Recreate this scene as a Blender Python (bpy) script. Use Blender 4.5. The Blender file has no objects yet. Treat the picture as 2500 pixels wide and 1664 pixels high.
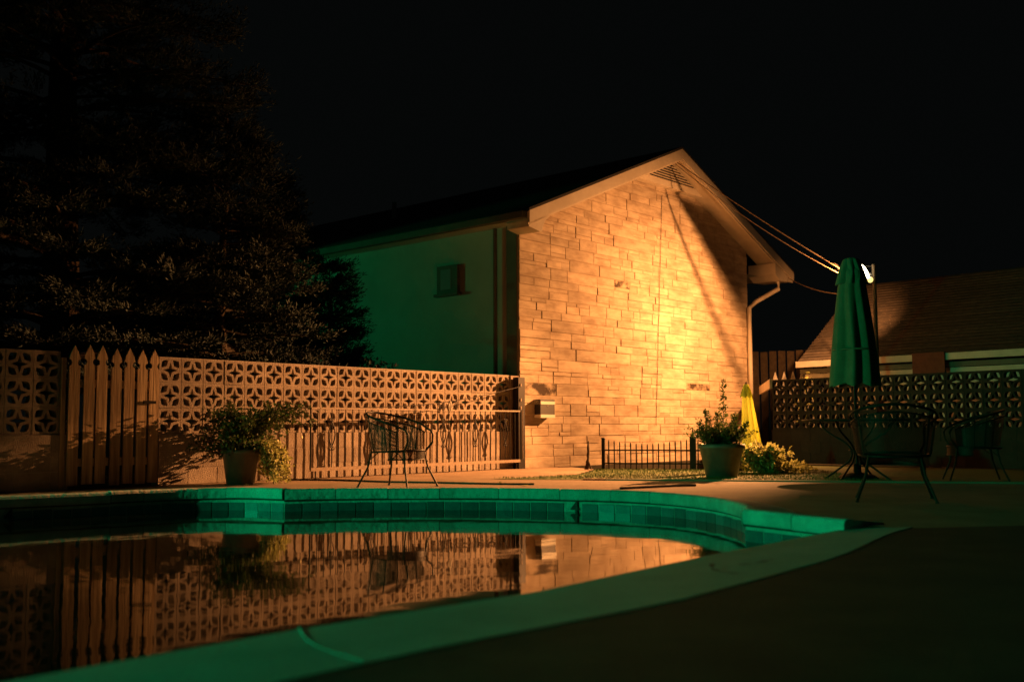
import bpy, bmesh, math, random
import numpy as np
from mathutils import Vector, Matrix
R = math.radians
random.seed(7)
SC = bpy.context.scene
COL = SC.collection

# ------------------------------------------------------------------ camera
PITCH, ROLL, CAMH = R(4.681), R(-0.266), 0.655
cp, sp = math.cos(PITCH), math.sin(PITCH)
fw = Vector((0, cp, sp)); r0 = Vector((1, 0, 0)); u0 = Vector((0, -sp, cp))
rr = r0 * math.cos(ROLL) + u0 * math.sin(ROLL)
uu = u0 * math.cos(ROLL) - r0 * math.sin(ROLL)
cam = bpy.data.cameras.new('camera'); cam_o = bpy.data.objects.new('camera', cam); COL.objects.link(cam_o)
cam_o.matrix_world = Matrix(((rr.x, uu.x, -fw.x, 0), (rr.y, uu.y, -fw.y, 0), (rr.z, uu.z, -fw.z, CAMH), (0, 0, 0, 1)))
cam.sensor_width = 36; cam.lens = 36 * 2605.6 / 2500; cam.clip_end = 2000; cam.clip_start = 0.05
cam.dof.use_dof = True; cam.dof.focus_distance = 15.0; cam.dof.aperture_fstop = 1.4
SC.camera = cam_o

# ------------------------------------------------------------------ world (night sky)
w = bpy.data.worlds.new('World'); SC.world = w; w.use_nodes = True
nt = w.node_tree; nt.nodes.clear()
sky = nt.nodes.new('ShaderNodeTexSky'); sky.sky_type = 'NISHITA'; sky.sun_disc = False
sky.sun_elevation = R(-4); sky.sun_rotation = R(200)
bg = nt.nodes.new('ShaderNodeBackground'); bg.inputs[0].default_value = (0.82, 1.0, 0.98, 1); bg.inputs[1].default_value = 0.0020
wo = nt.nodes.new('ShaderNodeOutputWorld'); nt.links.new(bg.outputs[0], wo.inputs[0])
bg2 = nt.nodes.new('ShaderNodeBackground'); bg2.inputs[1].default_value = 0.0005
nt.links.new(sky.outputs[0], bg2.inputs[0])
ad = nt.nodes.new('ShaderNodeAddShader'); nt.links.new(bg.outputs[0], ad.inputs[0]); nt.links.new(bg2.outputs[0], ad.inputs[1])
nt.links.new(ad.outputs[0], wo.inputs[0])

SC.view_settings.view_transform = 'Standard'; SC.view_settings.look = 'None'
SC.view_settings.gamma = 1; SC.view_settings.exposure = 0; SC.view_settings.use_curve_mapping = False
SC.cycles.use_denoising = True
SC.cycles.max_bounces = 6; SC.cycles.diffuse_bounces = 3; SC.cycles.glossy_bounces = 4
SC.cycles.sample_clamp_indirect = 4

# ------------------------------------------------------------------ site frame: the block wall line
P0 = Vector((-4.1945, 12.7104, 0)); A = R(49.336)
T = Vector((math.cos(A), math.sin(A), 0)); N = Vector((math.sin(A), -math.cos(A), 0))
FT = 0.3048
def W(s, d, z=0.0):
    return P0 + T * s + N * d + Vector((0, 0, z))
LAMP = Vector((6.58, 20.0, 3.55))

def spot(name, loc, tgt, energy, color, size, blend, rad):
    l = bpy.data.lights.new(name, 'SPOT'); l.energy = energy; l.color = color
    l.spot_size = R(size); l.spot_blend = blend; l.shadow_soft_size = rad
    o = bpy.data.objects.new(name, l); COL.objects.link(o); o.location = loc
    o.rotation_euler = (Vector(tgt) - Vector(loc)).to_track_quat('-Z', 'Y').to_euler()
    return o
ORANGE = (1.0, 0.385, 0.115)
BULB = LAMP + Vector((-0.10, -0.07, 0.0))
spot('flood_beam', BULB, W(3.4, 2.0, 0.1), 18000, ORANGE, 54, 1.0, 0.014)
spot('flood_spill', BULB, W(10.0, -0.8, 0.8), 2500, ORANGE, 150, 1.0, 0.014)
spot('flood_core', BULB, W(8.7, 0.0, 1.2), 1200, ORANGE, 96, 1.0, 0.014)
spot('roof_flood', LAMP + Vector((0.14, 0.10, -0.10)), (6.9, 22.0, 2.7), 620, ORANGE, 84, 1.0, 0.04)
GREEN = (0.0, 1.0, 0.36)
spot('yard_light', (-14.0, 3.0, 2.5), (4.0, 6.6, 0.4), 3400, GREEN, 68, 0.5, 0.12)
lot_dir = Vector((math.cos(R(-15.3)), math.sin(R(-15.3)), -0.02))
spot('lot_light', (-20.0, 24.8, 2.9), Vector((-20.0, 24.8, 2.9)) + lot_dir, 1500, (0.02, 1.0, 0.31), 14.5, 0.35, 0.2)

# ------------------------------------------------------------------ helpers
class MB:
    def __init__(s): s.v = []; s.f = []; s.sm = []
    def add(s, vs, fs, smooth=False):
        b = len(s.v); s.v += [tuple(p) for p in vs]
        for f in fs: s.f.append([b + i for i in f]); s.sm.append(smooth)
    def box(s, c, sx, sy, sz, ax=None):
        x, y, z = ax or (Vector((1, 0, 0)), Vector((0, 1, 0)), Vector((0, 0, 1)))
        c = Vector(c); P = []
        for k in (-1, 1):
            for j in (-1, 1):
                for i in (-1, 1): P.append(c + x * (i * sx / 2) + y * (j * sy / 2) + z * (k * sz / 2))
        s.add(P, [(0, 2, 3, 1), (4, 5, 7, 6), (0, 1, 5, 4), (2, 6, 7, 3), (0, 4, 6, 2), (1, 3, 7, 5)])
    def beam(s, a, b, wd, h, up=Vector((0, 0, 1))):
        a, b = Vector(a), Vector(b); x = (b - a); L = x.length; x.normalize()
        y = up.cross(x)
        if y.length < 1e-4: y = Vector((1, 0, 0)).cross(x)
        y.normalize(); z = x.cross(y)
        s.box((a + b) / 2, L, wd, h, (x, y, z))
    def tube(s, pts, r, n=8, caps=True):
        pts = [Vector(p) for p in pts]; m = len(pts)
        rs = r if isinstance(r, (list, tuple)) else [r] * m
        ref = Vector((0.13, 0.31, 0.94)); P = []
        for i, p in enumerate(pts):
            d = (pts[min(i + 1, m - 1)] - pts[max(i - 1, 0)])
            if d.length < 1e-9: d = Vector((0, 0, 1))
            d.normalize()
            a = d.cross(ref)
            if a.length < 0.05: a = d.cross(Vector((1, 0, 0)))
            a.normalize(); b = d.cross(a)
            for k in range(n):
                t = 2 * math.pi * k / n; P.append(p + (a * math.cos(t) + b * math.sin(t)) * rs[i])
        F = []
        for i in range(m - 1):
            for k in range(n):
                k2 = (k + 1) % n; F.append((i * n + k, (i + 1) * n + k, (i + 1) * n + k2, i * n + k2))
        s.add(P, F, True)
        if caps:
            s.add(P[:n], [tuple(range(n))]); s.add(P[-n:], [tuple(reversed(range(n)))])
    def lathe(s, c, prof, n=24, ax=None, smooth=True):
        x, y, z = ax or (Vector((1, 0, 0)), Vector((0, 1, 0)), Vector((0, 0, 1)))
        c = Vector(c); P = []
        for (r, h) in prof:
            for k in range(n):
                t = 2 * math.pi * k / n; P.append(c + x * (r * math.cos(t)) + y * (r * math.sin(t)) + z * h)
        F = []
        for i in range(len(prof) - 1):
            for k in range(n):
                k2 = (k + 1) % n; F.append((i * n + k, i * n + k2, (i + 1) * n + k2, (i + 1) * n + k))
        s.add(P, F, smooth)
    def prism(s, poly, o, ex, ey, ez):
        """polygon (a,b) in plane o + a*ex + b*ey, extruded by vector ez"""
        o, ex, ey, ez = Vector(o), Vector(ex), Vector(ey), Vector(ez); n = len(poly)
        P = [o + ex * a + ey * b for a, b in poly]; Q = [p + ez for p in P]
        s.add(P + Q, [tuple(range(n)), tuple(reversed(range(n, 2 * n)))] + [(i, i + n, (i + 1) % n + n, (i + 1) % n) for i in range(n)])
    def build(s, name, mat, parent=None, label=None, cat=None, group=None, kind=None, origin=None):
        me = bpy.data.meshes.new(name)
        v = s.v
        if origin is not None:
            ox, oy, oz = origin; v = [(a - ox, b - oy, c - oz) for a, b, c in v]
        me.from_pydata(v, [], s.f); me.update()
        if any(s.sm): me.polygons.foreach_set('use_smooth', s.sm)
        return link(name, me, mat, parent, label, cat, group, kind, origin)

def link(name, me, mat, parent=None, label=None, cat=None, group=None, kind=None, origin=None):
    o = bpy.data.objects.new(name, me); COL.objects.link(o)
    if mat is not None and len(me.materials) == 0: me.materials.append(mat)
    if origin is not None: o.location = origin
    if parent is not None:
        o.parent = parent
    tag(o, label, cat, group, kind)
    return o
def tag(o, label=None, cat=None, group=None, kind=None):
    if label: o['label'] = label
    if cat: o['category'] = cat
    if group: o['group'] = group
    if kind: o['kind'] = kind
    return o
def empty(name, loc, label, cat, group=None, rz=0):
    o = bpy.data.objects.new(name, None); COL.objects.link(o); o.location = loc; o.rotation_euler = (0, 0, rz)
    o.empty_display_size = 0.2
    return tag(o, label, cat, group)
def copy_tree(o, parent=None):
    c = o.copy(); COL.objects.link(c)
    if parent: c.parent = parent
    for ch in o.children: copy_tree(ch, c)
    return c
def fixm(bm_obj):
    bm = bmesh.new(); bm.from_mesh(bm_obj.data); bmesh.ops.recalc_face_normals(bm, faces=bm.faces); bm.to_mesh(bm_obj.data); bm.free()
    return bm_obj
def fill2d(polys, ext=0.0):
    """mesh of 2D polygons with holes (even-odd), thickness 2*ext"""
    cu = bpy.data.curves.new('t', 'CURVE'); cu.dimensions = '2D'; cu.fill_mode = 'BOTH'; cu.extrude = ext
    for p in polys:
        sp_ = cu.splines.new('POLY'); sp_.points.add(len(p) - 1); sp_.use_cyclic_u = True
        for k, (a, b) in enumerate(p): sp_.points[k].co = (a, b, 0, 1)
    ob = bpy.data.objects.new('t', cu); COL.objects.link(ob)
    dg = bpy.context.evaluated_depsgraph_get()
    me = bpy.data.meshes.new_from_object(ob.evaluated_get(dg))
    bpy.data.objects.remove(ob); bpy.data.curves.remove(cu)
    return me

# ------------------------------------------------------------------ materials
def mat(name, col, rough=0.8, col2=None, scale=6.0, detail=6, bump=0.0, bscale=None, stretch=(1, 1, 1), metal=0.0,
        spec=0.5, rand=0.0, ramp=(0.35, 0.68), trans=0.0):
    m = bpy.data.materials.new(name); m.use_nodes = True
    nt = m.node_tree; b = nt.nodes['Principled BSDF']
    b.inputs['Roughness'].default_value = rough; b.inputs['Metallic'].default_value = metal
    b.inputs['Specular IOR Level'].default_value = spec
    b.inputs['Base Color'].default_value = (*col, 1)
    L = nt.links.new
    tc = nt.nodes.new('ShaderNodeTexCoord'); mp = nt.nodes.new('ShaderNodeMapping'); mp.inputs['Scale'].default_value = stretch
    geo = nt.nodes.new('ShaderNodeNewGeometry')
    L(geo.outputs['Position'], mp.inputs[0])
    out = None
    if col2 is not None:
        n1 = nt.nodes.new('ShaderNodeTexNoise'); n1.inputs['Scale'].default_value = scale; n1.inputs['Detail'].default_value = detail
        n1.inputs['Roughness'].default_value = 0.62
        L(mp.outputs[0], n1.inputs['Vector'])
        cr = nt.nodes.new('ShaderNodeValToRGB'); cr.color_ramp.elements[0].position = ramp[0]; cr.color_ramp.elements[1].position = ramp[1]
        cr.color_ramp.elements[0].color = (*col, 1); cr.color_ramp.elements[1].color = (*col2, 1)
        L(n1.outputs[0], cr.inputs[0]); out = cr.outputs[0]
    if rand > 0:
        oi = nt.nodes.new('ShaderNodeObjectInfo')
        ma = nt.nodes.new('ShaderNodeMath'); ma.operation = 'ADD'; L(oi.outputs['Random'], ma.inputs[0]); L(geo.outputs['Random Per Island'], ma.inputs[1])
        fr = nt.nodes.new('ShaderNodeMath'); fr.operation = 'FRACT'; L(ma.outputs[0], fr.inputs[0])
        mr = nt.nodes.new('ShaderNodeMapRange'); mr.inputs[3].default_value = 1 - rand; mr.inputs[4].default_value = 1 + rand * 0.6
        L(fr.outputs[0], mr.inputs[0])
        mx = nt.nodes.new('ShaderNodeVectorMath'); mx.operation = 'SCALE'
        if out is not None: L(out, mx.inputs[0])
        else: mx.inputs[0].default_value = col
        L(mr.outputs[0], mx.inputs['Scale']); out = mx.outputs[0]
    if out is not None: L(out, b.inputs['Base Color'])
    if trans > 0:
        tr = nt.nodes.new('ShaderNodeBsdfTranslucent'); tr.inputs[0].default_value = (*col, 1)
        if out is not None: L(out, tr.inputs[0])
        ms = nt.nodes.new('ShaderNodeMixShader'); ms.inputs[0].default_value = trans
        L(b.outputs[0], ms.inputs[1]); L(tr.outputs[0], ms.inputs[2]); L(ms.outputs[0], nt.nodes['Material Output'].inputs[0])
    if bump > 0:
        n2 = nt.nodes.new('ShaderNodeTexNoise'); n2.inputs['Scale'].default_value = bscale or scale * 4; n2.inputs['Detail'].default_value = 5
        L(mp.outputs[0], n2.inputs['Vector'])
        bp = nt.nodes.new('ShaderNodeBump'); bp.inputs['Strength'].default_value = bump; bp.inputs['Distance'].default_value = 0.02
        L(n2.outputs[0], bp.inputs['Height']); L(bp.outputs[0], b.inputs['Normal'])
    return m
def emis(name, col, st):
    m = bpy.data.materials.new(name); m.use_nodes = True; b = m.node_tree.nodes['Principled BSDF']
    b.inputs['Base Color'].default_value = (0.8, 0.8, 0.8, 1); b.inputs['Emission Color'].default_value = (*col, 1); b.inputs['Emission Strength'].default_value = st
    return m
M = {}
M['block'] = mat('concrete_block', (0.30, 0.24, 0.19), 0.92, (0.44, 0.37, 0.30), 5, bump=0.5, bscale=70, rand=0.16)
M['darkblock'] = mat('shaded_block', (0.016, 0.016, 0.014), 0.9, (0.030, 0.029, 0.025), 5, bump=0.4, bscale=70, rand=0.2)  # block copy darkened so its colour carries the right wall's shade
M['mortar'] = mat('mortar', (0.42, 0.36, 0.30), 0.95, (0.52, 0.46, 0.40), 9, bump=0.4, bscale=80)
M['stone'] = mat('ashlar_stone', (0.40, 0.305, 0.21), 0.9, (0.62, 0.51, 0.375), 2.3, detail=10, bump=0.35, bscale=26, stretch=(1, 1, 3.4), rand=0.18, ramp=(0.36, 0.60))
M['stained'] = mat('stained_stone', (0.06, 0.04, 0.025), 0.95, (0.50, 0.40, 0.28), 4.0, detail=9, bump=0.5, bscale=26, stretch=(1, 1, 1.6), ramp=(0.44, 0.60))
M['smortar'] = mat('stone_mortar', (0.34, 0.255, 0.17), 0.95, (0.44, 0.335, 0.225), 12)
M['wood'] = mat('weathered_wood', (0.28, 0.18, 0.10), 0.85, (0.62, 0.47, 0.29), 22, detail=8, bump=0.4, bscale=50, stretch=(1, 1, 0.06), rand=0.22)
M['iron'] = mat('black_iron', (0.010, 0.009, 0.008), 0.5, (0.02, 0.016, 0.012), 30, spec=0.18)
M['lightiron'] = mat('pale_iron', (0.20, 0.14, 0.09), 0.6, (0.34, 0.25, 0.17), 25, bump=0.2)  # paler brown iron for rails, plates, rods and wires
M['deck'] = mat('pool_deck_concrete', (0.25, 0.18, 0.12), 0.72, (0.35, 0.26, 0.18), 1.7, detail=9, bump=0.35, bscale=55, spec=0.35)
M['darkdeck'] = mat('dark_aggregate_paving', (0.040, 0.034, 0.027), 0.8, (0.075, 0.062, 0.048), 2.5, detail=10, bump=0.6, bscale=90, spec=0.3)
M['ground'] = mat('soil', (0.035, 0.030, 0.020), 0.95, (0.06, 0.05, 0.03), 2)
M['grass'] = mat('lawn_grass', (0.085, 0.125, 0.020), 0.8, (0.13, 0.175, 0.035), 6, rand=0.25)
M['coping'] = mat('painted_coping', (0.34, 0.36, 0.31), 0.8, (0.62, 0.62, 0.55), 5.5, detail=10, bump=0.9, bscale=18, rand=0.14, ramp=(0.3, 0.6))
M['nearcoping'] = mat('smooth_coping', (0.32, 0.34, 0.29), 0.75, (0.43, 0.44, 0.39), 2.2, detail=6, bump=0.25, bscale=60)
M['joint'] = mat('dirty_joint', (0.05, 0.045, 0.035), 0.95, (0.12, 0.11, 0.085), 20)
M['plaster'] = mat('pool_plaster', (0.40, 0.42, 0.36), 0.85, (0.62, 0.62, 0.54), 9, detail=8, bump=0.7, bscale=30)
M['tile'] = mat('pool_tile', (0.07, 0.145, 0.17), 0.35, (0.12, 0.21, 0.22), 14, rand=0.38)
M['paint'] = mat('cream_paint', (0.62, 0.54, 0.42), 0.7, (0.74, 0.66, 0.53), 3, bump=0.12, bscale=30)
M['side'] = mat('side_wall_paint', (0.40, 0.42, 0.36), 0.85, (0.50, 0.52, 0.45), 1.2, bump=0.35, bscale=40)
M['trim'] = mat('dark_trim', (0.10, 0.10, 0.08), 0.8, (0.14, 0.14, 0.11), 4)
M['shingle'] = mat('asphalt_shingle', (0.024, 0.018, 0.013), 0.92, (0.055, 0.041, 0.030), 8, detail=8, bump=0.6, bscale=60, stretch=(1, 1, 1), rand=0.3)
M['darkroof'] = mat('dark_roof_shingle', (0.02, 0.02, 0.02), 0.95, (0.035, 0.033, 0.03), 12, bump=0.4)
M['black'] = mat('black_plastic', (0.010, 0.010, 0.010), 0.5)
M['chrome'] = mat('brushed_steel', (0.62, 0.62, 0.58), 0.32, metal=1.0)
M['greenfab'] = mat('green_canvas', (0.085, 0.165, 0.095), 0.9, (0.12, 0.21, 0.13), 7, bump=0.3, bscale=40)
M['yellowfab'] = mat('yellow_green_canvas', (0.62, 0.66, 0.20), 0.85, (0.72, 0.72, 0.26), 5, bump=0.3, bscale=40, trans=0.7)
M['pot'] = mat('glazed_pot', (0.09, 0.085, 0.07), 0.55, (0.14, 0.13, 0.10), 9, bump=0.2)
M['soil'] = mat('potting_soil', (0.02, 0.015, 0.01), 0.95)
M['leaf'] = mat('broad_leaf', (0.045, 0.085, 0.018), 0.6, (0.11, 0.15, 0.035), 20, rand=0.45, trans=0.4)
M['leafpale'] = mat('pale_leaf', (0.28, 0.31, 0.09), 0.6, (0.46, 0.46, 0.18), 20, rand=0.4, trans=0.55)
M['needle'] = mat('conifer_foliage', (0.014, 0.030, 0.030), 0.8, (0.030, 0.062, 0.060), 3, rand=0.4)
M['flower'] = mat('pale_petals', (0.60, 0.55, 0.30), 0.7, rand=0.25)
M['bark'] = mat('bark', (0.05, 0.035, 0.022), 0.95, (0.09, 0.065, 0.04), 12, bump=0.6)
M['maroon'] = mat('dark_maroon', (0.10, 0.03, 0.02), 0.9, (0.14, 0.045, 0.03), 9)
M['redpaint'] = mat('worn_red_paint', (0.13, 0.022, 0.014), 0.8, (0.20, 0.10, 0.07), 25)
M['white'] = mat('white_paint', (0.46, 0.44, 0.38), 0.7, (0.56, 0.53, 0.46), 6)
M['bulb'] = emis('lit_bulb', (1.0, 0.80, 0.48), 20)
M['bulb2'] = emis('glowing_bulb', (1.0, 0.72, 0.22), 1.6)
M['palesteel'] = mat('pale_steel', (0.66, 0.66, 0.58), 0.35, metal=0.25)
M['windowpane'] = mat('frosted_pane', (0.22, 0.26, 0.27), 0.25)
M['glassdark'] = mat('dark_glass', (0.015, 0.02, 0.02), 0.08)
# water: a dark mirror with a hint of ripple
m = bpy.data.materials.new('pool_water'); m.use_nodes = True; nt = m.node_tree; b = nt.nodes['Principled BSDF']
b.inputs['Base Color'].default_value = (0.003, 0.006, 0.005, 1); b.inputs['Roughness'].default_value = 0.035; b.inputs['IOR'].default_value = 1.33; b.inputs['Specular IOR Level'].default_value = 0.27
geo = nt.nodes.new('ShaderNodeNewGeometry'); n1 = nt.nodes.new('ShaderNodeTexNoise'); n1.inputs['Scale'].default_value = 2.2; n1.inputs['Detail'].default_value = 2
nt.links.new(geo.outputs['Position'], n1.inputs['Vector'])
bp = nt.nodes.new('ShaderNodeBump'); bp.inputs['Strength'].default_value = 0.09; bp.inputs['Distance'].default_value = 0.02
nt.links.new(n1.outputs[0], bp.inputs['Height']); nt.links.new(bp.outputs[0], b.inputs['Normal'])
M['water'] = m

# ------------------------------------------------------------------ pool outline
def catmull(p, n=8):
    P = [Vector((a, b)) for a, b in p]; P = [P[0] * 2 - P[1]] + P + [P[-1] * 2 - P[-2]]; out = []
    for i in range(1, len(P) - 2):
        for k in range(n):
            t = k / n; a, b_, c, d = P[i - 1], P[i], P[i + 1], P[i + 2]
            out.append(0.5 * ((2 * b_) + (c - a) * t + (2 * a - 5 * b_ + 4 * c - d) * t * t + (3 * b_ - a - 3 * c + d) * t ** 3))
    out.append(P[-2].copy()); return out
def resample(pl, step):
    d = [0]
    for i in range(1, len(pl)): d.append(d[-1] + (pl[i] - pl[i - 1]).length)
    n = max(1, round(d[-1] / step)); out = []; j = 0
    for k in range(n + 1):
        t = d[-1] * k / n
        while j < len(pl) - 2 and d[j + 1] < t: j += 1
        f = (t - d[j]) / max(1e-9, d[j + 1] - d[j]); out.append(pl[j].lerp(pl[j + 1], f))
    return out
SEC = {
    'left': [Vector((-8.83, 7.05)), Vector((-4.03, 10.77))],
    'niche': catmull([(-4.03, 10.77), (-3.68, 11.06), (-3.30, 11.31), (-2.84, 11.36), (-2.36, 11.12)]),
    'bulge': catmull([(-2.36, 11.12), (-1.85, 11.24), (-1.05, 11.30), (-0.22, 11.21), (0.57, 10.95), (1.02, 10.72), (1.40, 10.38), (1.63, 10.0), (1.77, 9.6), (1.85, 9.2), (1.87, 8.7), (1.83, 8.35), (1.74, 8.06)]),
    'end': [Vector((1.74, 8.06)), Vector((2.20, 7.20))],
    'near': [Vector((2.20, 7.20)), Vector((1.06, 5.80)), Vector((0.09, 4.53)), Vector((-0.73, 3.72)), Vector((-1.42, 2.93)), Vector((-4.5, -1.1))],
    'rear': [Vector((-4.5, -1.1)), Vector((-10.5, -1.0)), Vector((-8.83, 7.05))],
}
CW = {'left': 0.36, 'niche': 0.34, 'bulge': 0.36, 'end': 0.34, 'near': 0.62, 'rear': 0.36}
outline = []
for k in SEC: outline += SEC[k][:-1]
def lnorm(d): return Vector((-d.y, d.x)).normalized()
def offset_closed(pl, o):
    out = []; n = len(pl)
    for i in range(n):
        a = lnorm(pl[i] - pl[i - 1]); b_ = lnorm(pl[(i + 1) % n] - pl[i]); v = (a + b_)
        v = v.normalized() if v.length > 1e-6 else a
        out.append(pl[i] + v * o)
    return out
nsec = []
for k in SEC: nsec += [k] * (len(SEC[k]) - 1)
h_a, h_b, h_c = offset_closed(outline, 0.16), offset_closed(outline, 0.63), offset_closed(outline, 0.60)
hole = []
for i in range(len(outline)):
    if nsec[i] == 'near' and nsec[i - 1] == 'near': hole.append(h_c[i] if nsec[i - 2] != 'near' else h_b[i])
    elif nsec[i] == 'near':   # the inner corner: square it off under both slabs
        c_ = outline[i]; hole += [h_a[i], c_ + Vector((0.32, -0.26))]
    else: hole.append(h_a[i])
ZW = -0.19
# near coping runs on past the corner so the tip closes
PIT = [W(7.6, 0.02), W(14.9, 0.02), Vector((6.0, 22.5, 0)), Vector((4.3, 17.0, 0)), Vector((3.3, 16.42, 0)), Vector((2.98, 16.5, 0)), Vector((1.30, 17.05, 0)), Vector((1.0, 18.2, 0))]
pit2 = [(p.x, p.y) for p in PIT]
hole2 = [(p.x, p.y) for p in hole]
# ground sheet reaching the horizon, deck sheet on it, lawn strip
big = [(-250, -150), (350, -150), (350, 450), (-250, 450)]
me = fill2d([big, hole2, pit2]); g = link('ground', me, M['ground'], kind='structure'); g.location.z = -0.012
wl = [W(-9, 0.02), W(6.9, 0.02)]
deck_poly = [(wl[0].x, wl[0].y), (wl[1].x, wl[1].y), (1.0, 18.2), (1.30, 17.05), (0.9, 15.2), (0.9, 14.3), (1.6, 13.75), (2.2, 13.30), (3.6, 12.9), (5.2, 12.45), (9.5, 11.3), (14, 9), (14, -8), (-16, -8), (-16, 2)]
me = fill2d([deck_poly, hole2]); g = link('pool_deck', me, M['deck'], kind='structure'); g.location.z = 0
lawn_poly = [(1.32, 17.04), (2.98, 16.5), (3.3, 16.42), (4.3, 16.98), (4.9, 18.6), (9.0, 14.5), (9.5, 11.33), (5.2, 12.48), (3.6, 12.93), (2.2, 13.32), (1.0, 13.62), (0.0, 13.86), (-0.3, 14.0), (0.2, 14.25), (0.9, 15.0), (1.2, 16.2)]
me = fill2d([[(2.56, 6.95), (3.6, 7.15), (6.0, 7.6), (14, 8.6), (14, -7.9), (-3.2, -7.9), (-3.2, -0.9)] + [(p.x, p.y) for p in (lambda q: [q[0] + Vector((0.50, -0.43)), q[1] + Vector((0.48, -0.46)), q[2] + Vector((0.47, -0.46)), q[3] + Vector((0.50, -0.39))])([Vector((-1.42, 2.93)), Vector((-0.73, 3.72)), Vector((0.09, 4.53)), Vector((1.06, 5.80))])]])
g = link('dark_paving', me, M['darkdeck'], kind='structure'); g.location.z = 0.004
me = fill2d([lawn_poly]); g = link('lawn', me, M['grass'], kind='structure'); g.location.z = 0.006
# low curb between lawn and deck
mb = MB(); cpts = [(0.9, 13.62), (2.2, 13.30), (3.6, 12.9), (5.2, 12.45), (9.5, 11.3)]
for a, b_ in zip(cpts[:-1], cpts[1:]): mb.beam((*a, 0.004), (*b_, 0.004), 0.10, 0.03)
mb.build('lawn_kerb', M['deck'], kind='structure')
# sunken bed behind the little fence
mb = MB(); n = len(PIT)
mb.add([(p.x, p.y, -0.45) for p in PIT], [tuple(range(n))])
mb.add([(p.x, p.y, -0.45) for p in PIT] + [(p.x, p.y, -0.005) for p in PIT], [(i, (i + 1) % n, n + (i + 1) % n, n + i) for i in range(n)])
mb.build('sunken_bed', M['ground'], kind='structure')
# water sheet
me = fill2d([[(p.x, p.y) for p in offset_closed(outline, 0.015)]]); g = link('pool_water', me, M['water'], kind='structure'); g.location.z = ZW
# pool wall (plaster) with its tile band
mb = MB(); pl = outline; n = len(pl)
pw = offset_closed(pl, 0.0)
mb.add([(p.x, p.y, -0.03) for p in pw] + [(p.x, p.y, -1.3) for p in pw], [(i, (i + 1) % n, n + (i + 1) % n, n + i) for i in range(n)])
mb.add([(p.x, p.y, -1.3) for p in pw], [tuple(range(n))])
pool_wall = mb.build('pool_wall', M['plaster'], kind='structure')
MARK = [Vector((0.64, 10.925)), Vector((-4.78, 10.20))]
for sec in ('left', 'niche', 'bulge', 'end'):
    pl = SEC[sec]
    if sec == 'left': pl = [Vector((-6.6, 8.78)), pl[1]]
    pts = resample(pl, 0.182); tm = {}
    for a, b_ in zip(pts[:-1], pts[1:]):
        c = (a + b_) / 2
        if min((c - q).length for q in MARK) < 0.10: continue
        d = (b_ - a); L = d.length - 0.007; d.normalize(); nn = lnorm(d)
        key = round(L, 3)
        mb = MB(); h = 0.165
        top = random.uniform(-0.006, 0.004)
        # chamfered tile, front toward the pool (-nn)
        x0, x1 = -L / 2, L / 2; e = 0.005
        V = [(x0, 0.002, -h), (x1, 0.002, -h), (x1, 0.002, 0), (x0, 0.002, 0), (x0 + e, -0.007, -h + e), (x1 - e, -0.007, -h + e), (x1 - e, -0.007, -e), (x0 + e, -0.007, -e)]
        mb.add([Vector((c.x, c.y, -0.104 + top)) + Vector((d.x, d.y, 0)) * p[0] + Vector((nn.x, nn.y, 0)) * p[1] + Vector((0, 0, p[2])) for p in V],
               [(4, 5, 6, 7), (0, 1, 5, 4), (1, 2, 6, 5), (2, 3, 7, 6), (3, 0, 4, 7)])
        mb.build('tile', M['tile'], pool_wall)
# coping stones
cop = bpy.data.objects.new('pool_coping', None); COL.objects.link(cop); tag(cop, kind='structure')
def coping_piece(pts, w_, z, name='coping_stone', nose=0.034, near=False):
    prof = [(-0.008, -0.072), (-nose + .004, -0.064), (-nose, -0.040), (-nose, 0.012), (-nose + .008, 0.032), (-nose + 0.024, 0.043), (0.03, 0.044), (w_ * .5, 0.026), (w_, 0.006), (w_, -0.066)]
    mb = MB(); P = []; k = len(prof)
    for i, p in enumerate(pts):
        d = pts[min(i + 1, len(pts) - 1)] - pts[max(i - 1, 0)]; nn = lnorm(d)
        if near:
            f = min(1.0, (p - pts[0]).length / 2.2); f = f * f * (3 - 2 * f); wn = 0.43 + 0.26 * f
            prof = [(-0.008, -0.090), (-nose, -0.080), (-nose, -0.052), (-nose + 0.006, -0.036), (-nose + 0.02, -0.028), (0.01, -0.025), (wn * .5, -0.009), (wn, 0.0075), (wn, -0.050), (wn * .5, -0.066)]; k = len(prof)
        for (o, h) in prof: P.append((p.x + nn.x * o, p.y + nn.y * o, h + z))
    F = []
    for i in range(len(pts) - 1):
        for j in range(k):
            F.append((i * k + j, i * k + (j + 1) % k, (i + 1) * k + (j + 1) % k, (i + 1) * k + j))
    F.append(tuple(range(k))); F.append(tuple(reversed(range((len(pts) - 1) * k, len(pts) * k))))
    mb.add(P, F)
    return fixm(mb.build(name, M['nearcoping' if near else 'coping'], cop))
def mortar_bed(sec):
    o = coping_piece(resample(SEC[sec], 0.1), CW[sec] - 0.012, zoff[sec] - 0.010, 'mortar_bed', nose=0.024)
    o.data.materials.clear(); o.data.materials.append(M['joint'])
lens = {'left': 0.75, 'niche': 0.42, 'bulge': 0.62, 'end': 0.55, 'near': 5.0, 'rear': 2.5}
zoff = {'left': 0.0, 'niche': 0.004, 'bulge': -0.003, 'end': 0.002, 'near': 0.0, 'rear': 0.0}
for sec in ('left', 'niche', 'bulge', 'end'): mortar_bed(sec)
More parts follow.
